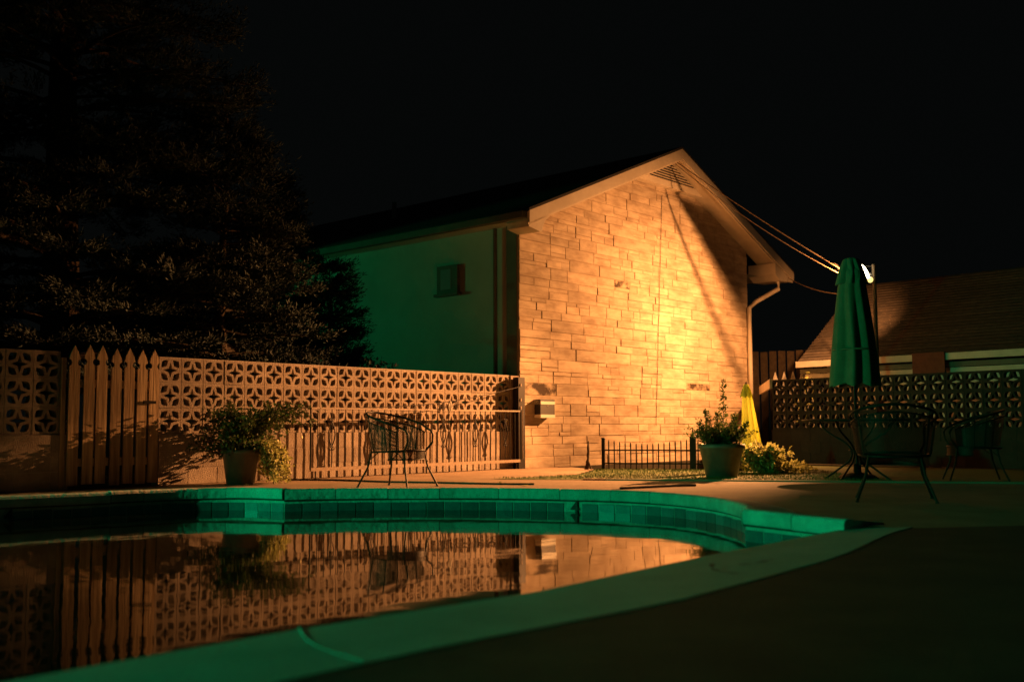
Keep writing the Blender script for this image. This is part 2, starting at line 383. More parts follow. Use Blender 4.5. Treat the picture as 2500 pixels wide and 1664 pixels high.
for sec in SEC:
    pl = resample(SEC[sec], 0.01)
    if sec == 'near':
        d0 = (pl[0] - pl[1]).normalized(); pl = [pl[0] + d0 * 0.10] + pl
    if sec == 'end':
        d0 = (pl[-1] - pl[-2]).normalized(); pl = pl + [pl[-1] + d0 * 0.05]
    # cut positions
    dist = [0]
    for i in range(1, len(pl)): dist.append(dist[-1] + (pl[i] - pl[i - 1]).length)
    tot = dist[-1]; cuts = [0]
    if sec == 'near':
        j = min(range(len(pl)), key=lambda i: (pl[i] - Vector((-0.58, 3.72))).length); cuts = [0, tot]
    else:
        while cuts[-1] < tot - 1e-6:
            nx = cuts[-1] + lens[sec] * random.uniform(0.75, 1.3)
            cuts.append(tot if tot - nx < lens[sec] * 0.5 else nx)
    for a, b_ in zip(cuts[:-1], cuts[1:]):
        sub = [p for p, dd in zip(pl, dist) if a + 0.005 <= dd <= b_ - 0.005]
        if sec in ('near',): sub = sub[::24] + ([sub[-1]] if (len(sub) - 1) % 24 else [])
        else: sub = sub[::7] + ([sub[-1]] if (len(sub) - 1) % 7 else [])
        if len(sub) < 2: continue
        def at_d(q_):
            i_ = max(0, min(len(dist) - 2, next((n_ for n_ in range(len(dist) - 1) if dist[n_ + 1] >= q_), len(dist) - 2)))
            return pl[i_].lerp(pl[i_ + 1], (q_ - dist[i_]) / max(1e-9, dist[i_ + 1] - dist[i_]))
        sub = [at_d(a + 0.004)] + sub[1:-1] + [at_d(b_ - 0.004)]
        dz = random.uniform(-0.003, 0.003) if sec not in ('near',) else 0
        coping_piece(sub, CW[sec] * random.uniform(0.97, 1.04), zoff[sec] + dz, near=(sec == 'near'))
        if sec == 'near':   # pale ridge of grout at the joint of the near edge
            mb = MB(); jq = catmull([(-0.735, 3.74), (-0.65, 3.46), (-0.54, 3.24), (-0.42, 3.06)], 5); mb.tube([(v_.x, v_.y, -0.026 + 0.031 * k_ / (len(jq) - 1)) for k_, v_ in enumerate(jq)], 0.0055, 8)
            mb.build('joint_grout', M['nearcoping'], cop)
# depth numbers
def text_mesh(body, size, ext):
    cu = bpy.data.curves.new('t', 'FONT'); cu.body = body; cu.size = size; cu.extrude = ext; cu.align_x = 'CENTER'; cu.offset = 0.003
    ob = bpy.data.objects.new('t', cu); COL.objects.link(ob); dg = bpy.context.evaluated_depsgraph_get()
    me = bpy.data.meshes.new_from_object(ob.evaluated_get(dg)); bpy.data.objects.remove(ob); bpy.data.curves.remove(cu); return me
me4 = text_mesh('4', 0.172, 0.004)
def snap(q, sec):
    pl = resample(SEC[sec], 0.02); i = min(range(1, len(pl) - 1), key=lambda k: (pl[k] - q).length); return pl[i], pl[i + 1] - pl[i - 1]
for q, dirv in (snap(MARK[0], 'bulge'), snap(MARK[1], 'left')):
    o = link('depth_numeral', me4, M['black'], pool_wall); dirv.normalize(); nn = lnorm(dirv)
    X = Vector((dirv.x, dirv.y, 0)); Y = Vector((0, 0, 1)); Z = X.cross(Y)
    o.matrix_world = Matrix((( X.x, Y.x, Z.x, q.x - nn.x * 0.016), (X.y, Y.y, Z.y, q.y - nn.y * 0.016), (X.z, Y.z, Z.z, -0.203), (0, 0, 0, 1)))
# worn red paint left on the near coping
mb = MB()
for pts, wd in (([(0.96, 5.22), (0.93, 5.02), (0.98, 4.90), (1.07, 4.86), (1.18, 4.90)], .030), ([(1.08, 5.18), (1.20, 5.27), (1.30, 5.40)], .028), ([(1.18, 5.03), (1.27, 5.07)], .02)):
    q = catmull(pts, 5)
    for i in range(len(q) - 1):
        d = (q[i + 1] - q[i]).normalized(); nn = lnorm(d); w0 = wd * (0.6 + 0.5 * math.sin(i * 1.3)) * .5; w1 = wd * (0.6 + 0.5 * math.sin((i + 1) * 1.3)) * .5
        mb.add([(q[i].x + nn.x * w0, q[i].y + nn.y * w0, .0015), (q[i].x - nn.x * w0, q[i].y - nn.y * w0, .0015), (q[i + 1].x - nn.x * w1, q[i + 1].y - nn.y * w1, .0015), (q[i + 1].x + nn.x * w1, q[i + 1].y + nn.y * w1, .0015)], [(0, 1, 2, 3)])
mb.build('worn_paint_mark', M['redpaint'], cop)

# ------------------------------------------------------------------ breeze block walls
def breeze_mesh():
    h = 0.1475; P = [[(-h, -h), (h, -h), (h, h), (-h, h)]]
    a, c = 0.655, 0.155
    star = [(0, a), (c, c), (a, 0), (c, -c), (0, -a), (-c, -c), (-a, 0), (-c, c)]
    P.append([(x * h, y * h) for x, y in star])
    leaf = [(0.185, 0.80), (0.335, 0.335), (0.80, 0.185), (0.83, 0.33), (0.81, 0.52), (0.735, 0.735), (0.52, 0.81), (0.33, 0.83)]
    for sx in (1, -1):
        for sy in (1, -1): P.append([(x * h * sx, y * h * sy) for x, y in leaf])
    return fill2d(P, 0.045)
BM = breeze_mesh(); BM.materials.append(M['block'])
def block_box(L, h, dp, mat_):
    mb = MB(); e = 0.004
    X = L / 2; H = h / 2
    V = [(-X, -dp / 2, -H), (X, -dp / 2, -H), (X, dp / 2, -H), (-X, dp / 2, -H), (-X, -dp / 2, H), (X, -dp / 2, H), (X, dp / 2, H), (-X, dp / 2, H)]
    mb.add(V, [(0, 3, 2, 1), (4, 5, 6, 7), (0, 1, 5, 4), (1, 2, 6, 5), (2, 3, 7, 6), (3, 0, 4, 7)])
    me = bpy.data.meshes.new('cmu'); me.from_pydata(mb.v, [], mb.f); me.materials.append(mat_); return me
CMU = block_box(0.4064 - 0.007, 0.2032 - 0.007, 0.15, M['block']); CMUH = block_box(0.2032 - 0.007, 0.2032 - 0.007, 0.15, M['block'])
def block_wall(origin, dirv, front, s0, ncol, label, rows=3, low=3, group='screen block walls', bm=None, cm=None, cmh=None, mo='mortar'):
    """origin at s=0; blocks of one foot; front = unit vector of the visible face"""
    root = empty('screen_block_wall', origin + dirv * s0, label, 'wall', group)
    ang = math.atan2(dirv.y, dirv.x)
    Z = Vector((0, 0, 1))
    L = ncol * FT
    mb = MB()   # mortar core, recessed behind the faces
    for k in range(low): pass
    c = dirv * (L / 2) - front * 0.075
    ax = (dirv, -front, Z)
    mb.box(c + Vector((0, 0, 0.3048)), L - 0.004, 0.142, 0.6096 - 0.004, ax)
    for r_ in range(rows + 1):
        mb.box(dirv * (L / 2) - front * 0.075 + Vector((0, 0, 0.6096 + r_ * FT)), L - 0.004, 0.076, 0.0092, ax)
    for j in range(ncol + 1):
        mb.box(dirv * min(max(j * FT, 0.006), L - .006) - front * 0.075 + Vector((0, 0, 0.6096 + rows * FT / 2)), 0.0092, 0.076, rows * FT, ax)
    mb.build('mortar', M[mo], root)
    for r_ in range(rows):
        for j in range(ncol):
            o = link('breeze_block', bm or BM, None, root)
            p = dirv * ((j + 0.5) * FT) - front * (0.075 + random.uniform(-0.004, 0.004)) + Vector((0, 0, 0.6096 + (r_ + 0.5) * FT))
            o.location = p; o.rotation_euler = (R(90), R(90) * 0, ang)
    for r_ in range(low):
        x = 0.0; off = (r_ % 2)
        first = True
        while x < L - 0.05:
            half = (first and off) or (L - x < 0.35)
            ln = 0.2032 if half else 0.4064
            o = link('concrete_block', (cmh or CMUH) if half else (cm or CMU), None, root)
            o.location = dirv * (x + ln / 2) - front * (0.075 + random.uniform(-0.002, 0.002)) + Vector((0, 0, (r_ + 0.5) * 0.2032))
            o.rotation_euler = (0, 0, ang); x += ln; first = False
    return root
block_wall(P0.copy(), T, N, 0.0, 21, 'long screen block wall with star pattern running up to the stone gable')
# end strip of the long wall against the house
mb = MB(); mb.box(W(6.51, -0.075, 0.762), 0.20, 0.14, 1.522, (T, -N, Vector((0, 0, 1)))); 
mb.build('wall_end_pier', M['block'], label='narrow concrete pier closing the long star block wall at the house', cat='pier')
block_wall(P0.copy(), T, N, -3.955 * FT - 7 * FT, 7, 'short screen block wall left of the wooden picket gate')
# dark wall on the right, lit from behind
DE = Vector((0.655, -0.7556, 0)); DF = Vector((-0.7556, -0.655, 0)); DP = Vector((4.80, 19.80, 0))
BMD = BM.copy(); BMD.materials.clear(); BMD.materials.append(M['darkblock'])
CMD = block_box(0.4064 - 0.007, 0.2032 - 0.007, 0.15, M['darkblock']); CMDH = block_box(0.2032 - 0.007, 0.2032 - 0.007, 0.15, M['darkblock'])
block_wall(DP, DE, DF, 0.0, 19, 'screen block wall darkened in colour for shade, behind the patio table', bm=BMD, cm=CMD, cmh=CMDH, mo='darkblock')
# header board between the house and the dark wall
a = W(14.55, 0.25, 1.46)
mb = MB(); mb.beam(a, DP + Vector((0, 0, 1.46)) + DF * 0.0, 0.05, 0.17)
mb.build('gate_header_board', M['paint'], label='pale board spanning the dark opening beside the downspout', cat='board')

# ------------------------------------------------------------------ wooden picket gate
gate = empty('picket_gate', W(-0.6, 0.02), 'wooden gate of seven pointed pickets between the block walls', 'gate')
def picket_poly(wd):
    hw = wd / 2; r_ = 0.036; zc = 1.41; P = [(-hw, 0.045), (hw, 0.045), (hw, zc - r_)]
    for k in range(1, 6):
        t = -math.pi / 2 - math.pi * k / 6; P.append((hw + r_ * math.cos(t) * 0.85, zc + r_ * math.sin(t)))
    P += [(hw, zc + r_), (hw * 0.98, zc + 0.055), (hw * .80, zc + 0.095), (0, zc + 0.195)]
    Q = [(-a_, b_) for a_, b_ in P[2:-1]]
    return P + Q[::-1]
cent = [-3.54, -2.98, -2.47, -1.90, -1.37, -0.84, -0.32]
for k, c in enumerate(cent):
    mb = MB(); dd = 0.045 + random.uniform(-0.006, 0.006)
    mb.prism(picket_poly(0.126), W(c * FT, dd, random.uniform(-0.012, 0.012)) - W(-0.6, 0.02), T + Vector((0, 0, random.uniform(-.006, .0015))), Vector((0, 0, 1)), -N * 0.02)
    fixm(mb.build('picket', M['wood'], gate))
for z in (0.30, 1.18):
    mb = MB(); mb.box(W(-0.6, 0.005, z) - W(-0.6, 0.02), 1.08, 0.035, 0.09, (T, N, Vector((0, 0, 1)))); mb.build('rail', M['wood'], gate)
mb = MB(); mb.box(W(-0.165, 0.062, 0.98) - W(-.6, .02), 0.16, 0.012, 0.035, (T, N, Vector((0, 0, 1)))); mb.build('hinge', M['iron'], gate)
mb = MB(); mb.box(W(-1.185, -0.03, 0.73), 0.055, 0.07, 1.46, (T, N, Vector((0, 0, 1))))
mb.build('gate_post', M['wood'], label='slim wooden post at the left side of the picket gate', cat='post')

# ------------------------------------------------------------------ wrought iron gate panel standing open before the wall
ig = empty('iron_railing', W(2.05, 0.22), 'low black iron railing with basket ornaments before the star block wall', 'railing')
O0 = W(2.05, 0.22)
def gp(t, z): return W(2.05 + (6.44 - 2.05) * t, 0.27 - 0.12 * t, z) - O0
NB = 36
for j in range(NB + 1):
    t = j / NB; mb = MB(); mb.tube([gp(t, 0.13), gp(t, 0.935)], 0.0072 if j not in (0, NB) else 0.013, 6); bar = mb.build('bar', M['iron'], ig)
    if j in (3, 9, 15, 21, 27, 33):
        for dx in (-1, 1):
            mb = MB(); q = []
            for k in range(13):
                f = k / 12; ww = 0.055 * math.sin(math.pi * f) * dx
                q.append(gp(t, 0.42 + 0.34 * f) + T * ww)
            mb.tube(q, 0.0085, 5)
            # small scrolls at both ends
            for zc, sg in ((0.40, -1), (0.78, 1)):
                q = [gp(t, zc) + T * (dx * (0.022 + 0.020 * math.cos(a_))) + Vector((0, 0, sg * 0.020 * math.sin(a_))) for a_ in [k * 0.6 for k in range(9)]]
                mb.tube(q, 0.009, 5)
            mb.build('scroll', M['iron'], bar)
mb = MB(); mb.beam(gp(0, 0.13), gp(1, 0.13), 0.03, 0.045); mb.build('bottom_rail', M['lightiron'], ig)
mb = MB(); mb.beam(gp(0, 0.935), gp(1, 0.935), 0.034, 0.022); mb.build('top_rail', M['lightiron'], ig)
for t in (0.02, 0.5, 0.98):
    mb = MB(); mb.tube([gp(t, 0), gp(t, 0.13)], 0.011, 6); mb.build('foot', M['iron'], ig)
# black gate post with plates at the corner of the house
gpz = empty('gate_post', W(6.49, 0.10), 'black steel gate post with latch plates at the house corner', 'post')
mb = MB(); mb.box((0, 0, 0.745), 0.16, 0.12, 1.49, (T, N, Vector((0, 0, 1)))); mb.build('post_body', M['iron'], gpz)
for z in (1.36, 1.12, 0.99):
    mb = MB(); mb.box(T * -0.03 + N * 0.066 + Vector((0, 0, z)), 0.02, 0.016, 0.05, (T, N, Vector((0, 0, 1)))); mb.build('latch_plate', M['lightiron'], gpz)
mb = MB(); mb.tube([T * 0.0 + N * 0.075 + Vector((0, 0, 0.16)), T * 0.0 + N * 0.075 + Vector((0, 0, 0.95))], 0.008, 6); mb.build('latch_rod', M['lightiron'], gpz)
mb = MB(); mb.box(T * 0.086 + Vector((0, 0, 0.745)), 0.008, 0.10, 1.48, (T, N, Vector((0, 0, 1)))); mb.build('lit_edge', M['lightiron'], gpz)  # paler strip paints the lit right edge of the post
# sagging rope line with dangling hooks
rope = empty('safety_rope', W(6.45, 0.2, 1.34), 'thin sagging wire with dangling hooks strung above the iron railing', 'wire')
ro = W(6.45, 0.2, 1.34)
def rp(t):
    p = W(6.45 + (1.7 - 6.45) * t, 0.18 + 0.10 * t, 0); z = 1.34 + (0.93 - 1.34) * t - 0.16 * math.sin(math.pi * t) * (1 - 0.35 * t); return p + Vector((0, 0, z)) - ro
mb = MB(); mb.tube([rp(k / 24) for k in range(25)], 0.0055, 5); mb.build('wire', M['iron'], rope)
for t, mm, ln in ((0.33, 'iron', .14), (0.36, 'white', .16), (0.39, 'iron', .12), (0.52, 'iron', 0.12), (0.41, 'iron', .15)):
    c = rp(t); mb = MB()
    q = [c + Vector((0, 0, 0.01))] + [c + Vector((0, 0, -ln * 0.5 - ln * 0.5 * math.cos(a_))) + T * (0.03 * math.sin(a_)) for a_ in [k * math.pi / 6 for k in range(13)]]
    mb.tube(q, 0.006 if mm == 'iron' else 0.012, 5); mb.build('hook', M[mm], rope)

# ------------------------------------------------------------------ main house with stone gable
house = empty('stone_gable_house', W(6.62, 0), 'motel wing with a floodlit stone gable end and pale eaves', 'house')
HO = W(6.62, 0)
def H(s, d, z): return W(s, d, z) - HO
S0, S1, SCN = 6.62, 14.52, 11.07
EAVE, PEAK, HALF, OV = 4.20, 6.16, 4.76, 0.50
SL = (PEAK - EAVE) / HALF
def roofz(s): return PEAK - SL * abs(s - SCN)
ZB = -0.5
# backing wall (mortar colour) of the gable
Z3 = Vector((0, 0, 1))
poly = [(S0, ZB), (S1, ZB), (S1, roofz(S1) - .1), (SCN, PEAK - 0.12), (S0, roofz(S0) - .1)]
mb = MB(); mb.prism([(a_ - S0, b_) for a_, b_ in poly], H(S0, -0.004, 0), T, Z3, -N * 0.25); fixm(mb.build('gable_backing', M['smortar'], house))
# stones
stones = []
z = -0.45
rs = random.Random(11)
def topz(s0_, s1_): return min(roofz(s0_), roofz(s1_)) - 0.13
while z < PEAK - 0.2:
    kind = rs.choice('AAB')
    bh = 0.208 if kind == 'A' else 0.137
    x = S0
    while x < S1 - 0.02:
        if kind == 'A':
            t = rs.random(); L = rs.uniform(0.38, 1.0)
            if S1 - x - L < 0.25: L = S1 - x
            if t < 0.45: stones.append((x, z, L, 0.208))
            else:
                lo, hi = (0.137, 0.071) if rs.random() < 0.6 else (0.071, 0.137)
                for (zz, hh) in ((z, lo), (z + lo, hi)):
                    k = rs.choice((1, 2, 2)) if L > 0.6 else 1
                    cut = L * rs.uniform(0.35, 0.65) if k == 2 else L
                    stones.append((x, zz, cut, hh))
                    if k == 2: stones.append((x + cut, zz, L - cut, hh))
        else:
            L = rs.uniform(0.30, 0.85)
            if S1 - x - L < 0.22: L = S1 - x
            stones.append((x, z, L, 0.137))
        x += L
    z += bh
def stone_poly(x, z, L, h):
    j = 0.0035; x0, x1, z0, z1 = x + j, x + L - j, z + j, z + h - j
    P = []
    # clip the top by the two roof slopes
    pts = [(x0, z0), (x1, z0), (x1, z1), (x0, z1)]
    def clip(pts, f):
        out = []
        for i in range(len(pts)):
            a_, b_ = pts[i], pts[(i + 1) % len(pts)]; fa, fb = f(a_), f(b_)
            if fa >= 0: out.append(a_)
            if fa * fb < 0:
                t = fa / (fa - fb); out.append((a_[0] + (b_[0] - a_[0]) * t, a_[1] + (b_[1] - a_[1]) * t))
        return out
    pts = clip(pts, lambda p: PEAK - SL * (p[0] - SCN) - 0.14 - p[1])
    if len(pts) > 2: pts = clip(pts, lambda p: PEAK + SL * (p[0] - SCN) - 0.14 - p[1])
    return pts
def stone_mb(mb, pts, proud):
    n = len(pts); cx = sum(p[0] for p in pts) / n; cz = sum(p[1] for p in pts) / n
    e = 0.006
    def ins(p): 
        return (p[0] + e * (1 if p[0] < cx else -1), p[1] + e * (1 if p[1] < cz else -1))
    B = [H(p[0], -0.012, p[1]) for p in pts]; F_ = [H(p[0], proud - 0.006, p[1]) for p in pts]; G = [H(*(ins(p)[0], proud, ins(p)[1])) for p in pts]
    fs = [tuple(range(2 * n, 3 * n))]
    for i in range(n):
        k = (i + 1) % n; fs += [(i, k, n + k, n + i), (n + i, n + k, 2 * n + k, 2 * n + i)]
    mb.add(B + F_ + G, fs)
vis = []
for (x, zz, L, h) in stones:
    pts = stone_poly(x, zz, L, h)
    if len(pts) < 3: continue
    ar = (max(p[0] for p in pts) - min(p[0] for p in pts)) * (max(p[1] for p in pts) - min(p[1] for p in pts))
    dist = 17.5 + (x - S0) * 0.75
    vis.append((ar / dist ** 2 * (1 if zz > 0 else 0.1), pts))
vis.sort(key=lambda a_: -a_[0])
for i, (_, pts) in enumerate(vis[:295]):
    mb = MB(); stone_mb(mb, pts, rs.choice((0.0, 0.003, 0.007, 0.012, 0.016))); 
    cs, cz = sum(p[0] for p in pts) / len(pts), sum(p[1] for p in pts) / len(pts)
    st = any(abs(cs - a_) < 0.30 and abs(cz - b_) < 0.075 for a_, b_ in ((8.02, 1.40), (7.0, 1.36), (9.9, 3.3), (12.6, 1.45)))
    mb.build('stone', M['stained'] if st else M['stone'], house)
mb = MB()
for _, pts in vis[295:]: stone_mb(mb, pts, rs.choice((0.0, 0.003, 0.007, 0.012)))
mb.build('stone_remainder', M['stone'], house, kind='stuff')
# side wall (green lit), slightly off square as in the picture
SD = Vector((-0.735, 0.678, 0)); LEN = 15.0
sn = Vector((-SD.y, SD.x, 0));
if sn.y > 0: sn = -sn
mb = MB(); c0 = H(S0, -0.03, 0) + SD * 0.24
mb.prism([(0, ZB), (LEN, ZB), (LEN, EAVE + .1), (0, EAVE + .1)], c0 + sn * -0.02, SD, Z3, -sn * 0.2); fixm(mb.build('side_wall', M['side'], house))
mb = MB(); mb.prism([(-0.23, ZB), (0.0, ZB), (0.0, EAVE), (-0.23, EAVE)], c0 + sn * 0.012, SD, Z3, -sn * 0.16); fixm(mb.build('stone_return', M['trim'], house))
# far wall so the house is closed
c1 = H(S1, -0.03, 0) + SD * 0.24
mb = MB(); mb.prism([(0, ZB), (LEN, ZB), (LEN, EAVE + .1), (0, EAVE + .1)], c1, SD, Z3, -T * 0.2); fixm(mb.build('rear_side_wall', M['side'], house))
mb = MB(); c2 = c0 + SD * LEN; mb.prism([(a_ - S0, b_) for a_, b_ in poly], c2, T, Z3, SD * 0.2); fixm(mb.build('far_gable', M['side'], house))
# roof slabs
def rp3(s, back, z): return H(s, OV, z) + SD * back
for sg in (-1, 1):
    mb = MB(); e = SCN + sg * HALF
    a_, b_ = rp3(SCN, 0, PEAK + 0.045), rp3(e, 0, EAVE + 0.045); cc, dd = b_ + SD * (LEN + 1.4), a_ + SD * (LEN + 1.4)
    th = Vector((0, 0, 0.045))
    mb.add([a_, b_, cc, dd, a_ - th, b_ - th, cc - th, dd - th], [(0, 1, 2, 3), (7, 6, 5, 4), (0, 4, 5, 1), (1, 5, 6, 2), (2, 6, 7, 3), (3, 7, 4, 0)])
    roof = fixm(mb.build('roof', M['darkroof'], house))
    # rake board, inner shadow board and sloping soffit
    mb = MB()
    def R_(s, d, dz): return H(s, d, roofz(s) + dz)
    s_in = SCN; s_out = e
    for d0, d1, t0, t1, nm, mm in ((OV - 0.028, OV + 0.002, -0.002, -0.20, 'rake_board', 'paint'), (OV - 0.07, OV - 0.03, -0.19, -0.235, 'rake_moulding', 'paint')):
        mb = MB(); V = []
        for s in (s_in, s_out):
            for d in (d0, d1):
                for t in (t0, t1): V.append(R_(s, d, t))
        mb.add(V, [(0, 1, 3, 2), (4, 6, 7, 5), (0, 4, 5, 1), (2, 3, 7, 6), (0, 2, 6, 4), (1, 5, 7, 3)]); fixm(mb.build(nm, M[mm], house))
    mb = MB(); V = []
    for s in (s_in, s_out):
        for d in (-0.02, OV - 0.03):
            for t in (-0.15, -0.17): V.append(R_(s, d, t))
    mb.add(V, [(0, 1, 3, 2), (4, 6, 7, 5), (0, 4, 5, 1), (2, 3, 7, 6), (0, 2, 6, 4), (1, 5, 7, 3)]); fixm(mb.build('soffit', M['paint'], house))
    # boxed eave return with a scooped lower edge
    if sg < 0: pr = [(e, EAVE - 0.02), (e + 0.02, EAVE - 0.26), (e + 0.30, EAVE - 0.31), (e + 0.36, EAVE - 0.30), (e + 0.39, EAVE - 0.20), (e + 0.45, EAVE - 0.10), (e + 0.56, EAVE - 0.02), (e + .60, EAVE + .04)]
    else: pr = [(e, EAVE - 0.02), (e - 0.02, EAVE - 0.16), (e - 0.10, EAVE - 0.23), (e - 0.62, EAVE - 0.25), (e - 0.85, EAVE - 0.12), (e - 0.85, EAVE + .13)]
    mb = MB(); mb.prism([(a2 - e, b2) for a2, b2 in pr], H(e, -0.2 if sg > 0 else 0.0, 0), T, Z3, N * (OV - 0.03 + (0.2 if sg > 0 else 0))); fixm(mb.build('eave_return', M['paint'], house))
    # eave soffit along the side and gutter
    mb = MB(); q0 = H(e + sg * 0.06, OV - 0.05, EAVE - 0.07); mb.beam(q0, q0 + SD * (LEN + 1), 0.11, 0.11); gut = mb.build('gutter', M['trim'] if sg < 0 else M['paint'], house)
    wall_s = S0 if sg < 0 else S1
    mb = MB(); a2 = H(e, OV - 0.05, EAVE - 0.13) + SD * .4; b2 = H(wall_s, OV - 0.05, EAVE - 0.13) + SD * .4
    mb.add([a2, b2, b2 + SD * LEN, a2 + SD * LEN], [(0, 1, 2, 3)]); mb.build('eave_soffit', M['side'], house)
# boxed-out gable top with a louvred vent
dv = 0.17
zb = 5.44
half = (PEAK - 0.16 - zb) / SL
mb = MB(); mb.prism([(-half, zb), (half, zb), (0, PEAK - 0.16)], H(SCN, 0.0, 0), T, Z3, N * dv); fixm(mb.build('gable_panel', M['paint'], house))
vb, vt, vh = 5.55, 5.96, 1.0
mb = MB(); mb.prism([(-vh, vb), (vh, vb), (0, vt)], H(SCN + .03, dv + 0.002, 0), T, Z3, N * 0.004); fixm(mb.build('vent_shade_sheet', M['black'], house))  # flat black sheet drawn for the shade between the louvre slats
for k in range(8):
    z0 = vb + k * (vt - vb) / 8 + 0.006; hw = vh * (1 - (z0 - vb) / (vt - vb))
    if hw < 0.08: continue
    mb = MB(); mb.beam(H(SCN + .03 - hw, dv + 0.010, z0), H(SCN + .03 + hw, dv + 0.010, z0), 0.008, 0.020); mb.build('slat', M['paint'], house)
# right downspout with elbow
mb = MB(); mb.tube([H(15.30, OV - 0.12, 3.94), H(15.28, OV - 0.12, 3.78), H(14.72, 0.10, 3.46), H(14.47, 0.07, 3.30), H(14.47, 0.065, 2.5), H(14.47, 0.065, 0.05)], 0.052, 8); mb.build('downspout', M['paint'], house)
# left downspout on the side wall
mb = MB(); mb.tube([c0 + SD * 0.22 + sn * 0.06 + Z3 * z_ for z_ in (EAVE - .15, 2, 0)], 0.04, 6); mb.build('downspout', M['trim'], house)
# small boxed window on the side wall
wc = c0 + SD * 1.42 + sn * 0.0 + Z3 * 3.30
mb = MB(); mb.box(wc + sn * 0.01, 0.52, 0.07, 0.50, (SD, sn, Z3)); win = mb.build('window', M['trim'], house)
mb = MB(); mb.box(wc + sn * 0.046 + SD * 0.03, 0.26, 0.01, 0.36, (SD, sn, Z3)); mb.build('pane', M['windowpane'], win)
mb = MB(); mb.box(wc + sn * 0.03 - Z3 * 0.275, 0.60, 0.12, 0.05, (SD, sn, Z3)); mb.build('sill', M['trim'], win)
# roof vent pipe
pv = rp3(SCN - 2.2, 6.2, roofz(SCN - 2.2) - 0.05); mb = MB(); mb.tube([pv, pv + Z3 * 0.45], 0.05, 8); mb.build('vent_pipe', M['side'], house)
# thin tube standing in for a wire's shadow on the stone
mb = MB(); q = []
rc = random.Random(3)
for k in range(15):
    f = k / 14; q.append(W(11.05 - 0.35 * f + rc.uniform(-.012, .0015), 0.022, 5.30 - 4.6 * f))
mb.tube(q, 0.0055, 5); mb.build('wire_shadow', M['bark'], label='thin dark tube drawn as a wire shadow down the floodlit stone gable', cat='shadow')
# wall box beside the gate
wb = empty('wall_box', W(6.98, 0.02, 0.83), 'black wall box with two shiny steel bands on the stone gable', 'wall box'); Q = Vector((0, 0, 0))
ax3 = (T, N, Z3)
mb = MB(); mb.box(T * 0.19 + N * 0.072 + Z3 * 0.155, 0.38, 0.13, 0.31, ax3); mb.build('body', M['black'], wb)
mb = MB(); mb.prism([(0.0, 0.31), (0.145, 0.275), (0.145, 0.225), (0.0, 0.225)], T * 0.0, N, Z3, T * 0.385); fixm(mb.build('lid', M['palesteel'], wb))
mb = MB(); mb.box(T * 0.19 + N * 0.074 + Z3 * 0.028, 0.385, 0.14, 0.055, ax3); mb.build('bottom_band', M['palesteel'], wb)
mb = MB(); mb.lathe(T * 0.19 + N * 0.138 + Z3 * 0.20, [(0.0, 0.012), (0.008, 0.01), (0.01, 0)], 10, (T, Z3, N)); mb.build('lock', M['chrome'], wb)
# stains are in the stone material; overhead wires
pole_top = Vector((6.46, 20.09, 3.49))
def wire(name, a, b, sag, r_, label):
    a, b = Vector(a), Vector(b); mb = MB()
    mb.tube([a.lerp(b, k / 20) - Z3 * (sag * 4 * (k / 20) * (1 - k / 20)) for k in range(21)], r_, 5)
    return mb.build(name, M['lightiron'], label=label, cat='wire', group='service wires to the lamp pole')
wire('service_wire', W(11.07, 0.28, 5.98), pole_top + Z3 * 0.02, 0.06, 0.010, 'upper service wire from the gable vent to the lamp pole')
wire('service_wire', W(11.07, 0.28, 5.93), pole_top - Z3 * 0.06, 0.16, 0.007, 'second service wire from the gable vent hanging just below the first')
wire('service_wire', W(15.62, 0.46, 4.06), pole_top - Z3 * 0.34, 0.10, 0.009, 'short wire from the gutter corner to the lamp pole')

# ------------------------------------------------------------------ lamp pole
lp = empty('lamp_pole', (6.82, 19.92, 0), 'lit twin floodlight on a pole behind the green umbrella', 'floodlight'); LO = Vector((6.82, 19.92, 0))
mb = MB(); mb.tube([(0, 0, 0), (0, 0, 3.70)], [0.05, 0.036], 10); mb.build('pole', M['bark'], lp)
mb = MB(); mb.lathe((-0.03, 0.06, 3.50), [(0, .05), (.06, .05), (.065, .03), (.065, -.03), (.0, -.035)], 14); mb.build('junction_box', M['black'], lp)
mb = MB(); mb.tube([(0, 0, 3.38), (-0.10, -0.03, 3.38), (-0.11, -0.03, 3.44)], 0.014, 6); mb.build('bracket', M['iron'], lp)
mb = MB(); mb.tube([(0, 0, 3.66), (-0.36, 0.16, 3.72), (-0.36, 0.17, 3.42)], 0.009, 6); mb.build('wire_arm', M['iron'], lp)
def par(c, d, name_, em):
    c = Vector(c); d = Vector(d).normalized(); x = d.cross(Z3).normalized(); y = d.cross(x)
    mb = MB(); mb.lathe(c, [(0.0, -0.16), (0.028, -0.155), (0.03, -0.10), (0.045, -0.06), (0.06, -0.01)], 14, (x, y, d)); o = mb.build('bulb_housing', M['iron'], lp)
    mb = MB(); mb.lathe(c, [(0.058, -0.012), (0.055, 0.008), (0.035, 0.022), (0.0, 0.027)], 14, (x, y, d)); mb.build('bulb_lens', em, o)
mb = MB(); BL = BULB - LO
wedge = [(11.3, 5.43), (12.9, 5.34), (14.70, 4.62), (14.75, 3.2), (14.4, 3.15), (13.95, 3.6), (13.4, 4.15), (12.5, 4.88), (11.8, 5.29)]  # outline of an added plate that shades the gable's upper right
K_ = 0.11
V = [BL + (W(a_, 0.0, b_) - BULB) * K_ for a_, b_ in wedge]; V2 = [BL + (W(a_, 0.0, b_) - BULB) * (K_ + 0.006) for a_, b_ in wedge]; nn_ = len(V)
mb.add(V + V2, [tuple(range(nn_)), tuple(reversed(range(nn_, 2 * nn_)))] + [(i, (i + 1) % nn_, nn_ + (i + 1) % nn_, nn_ + i) for i in range(nn_)])
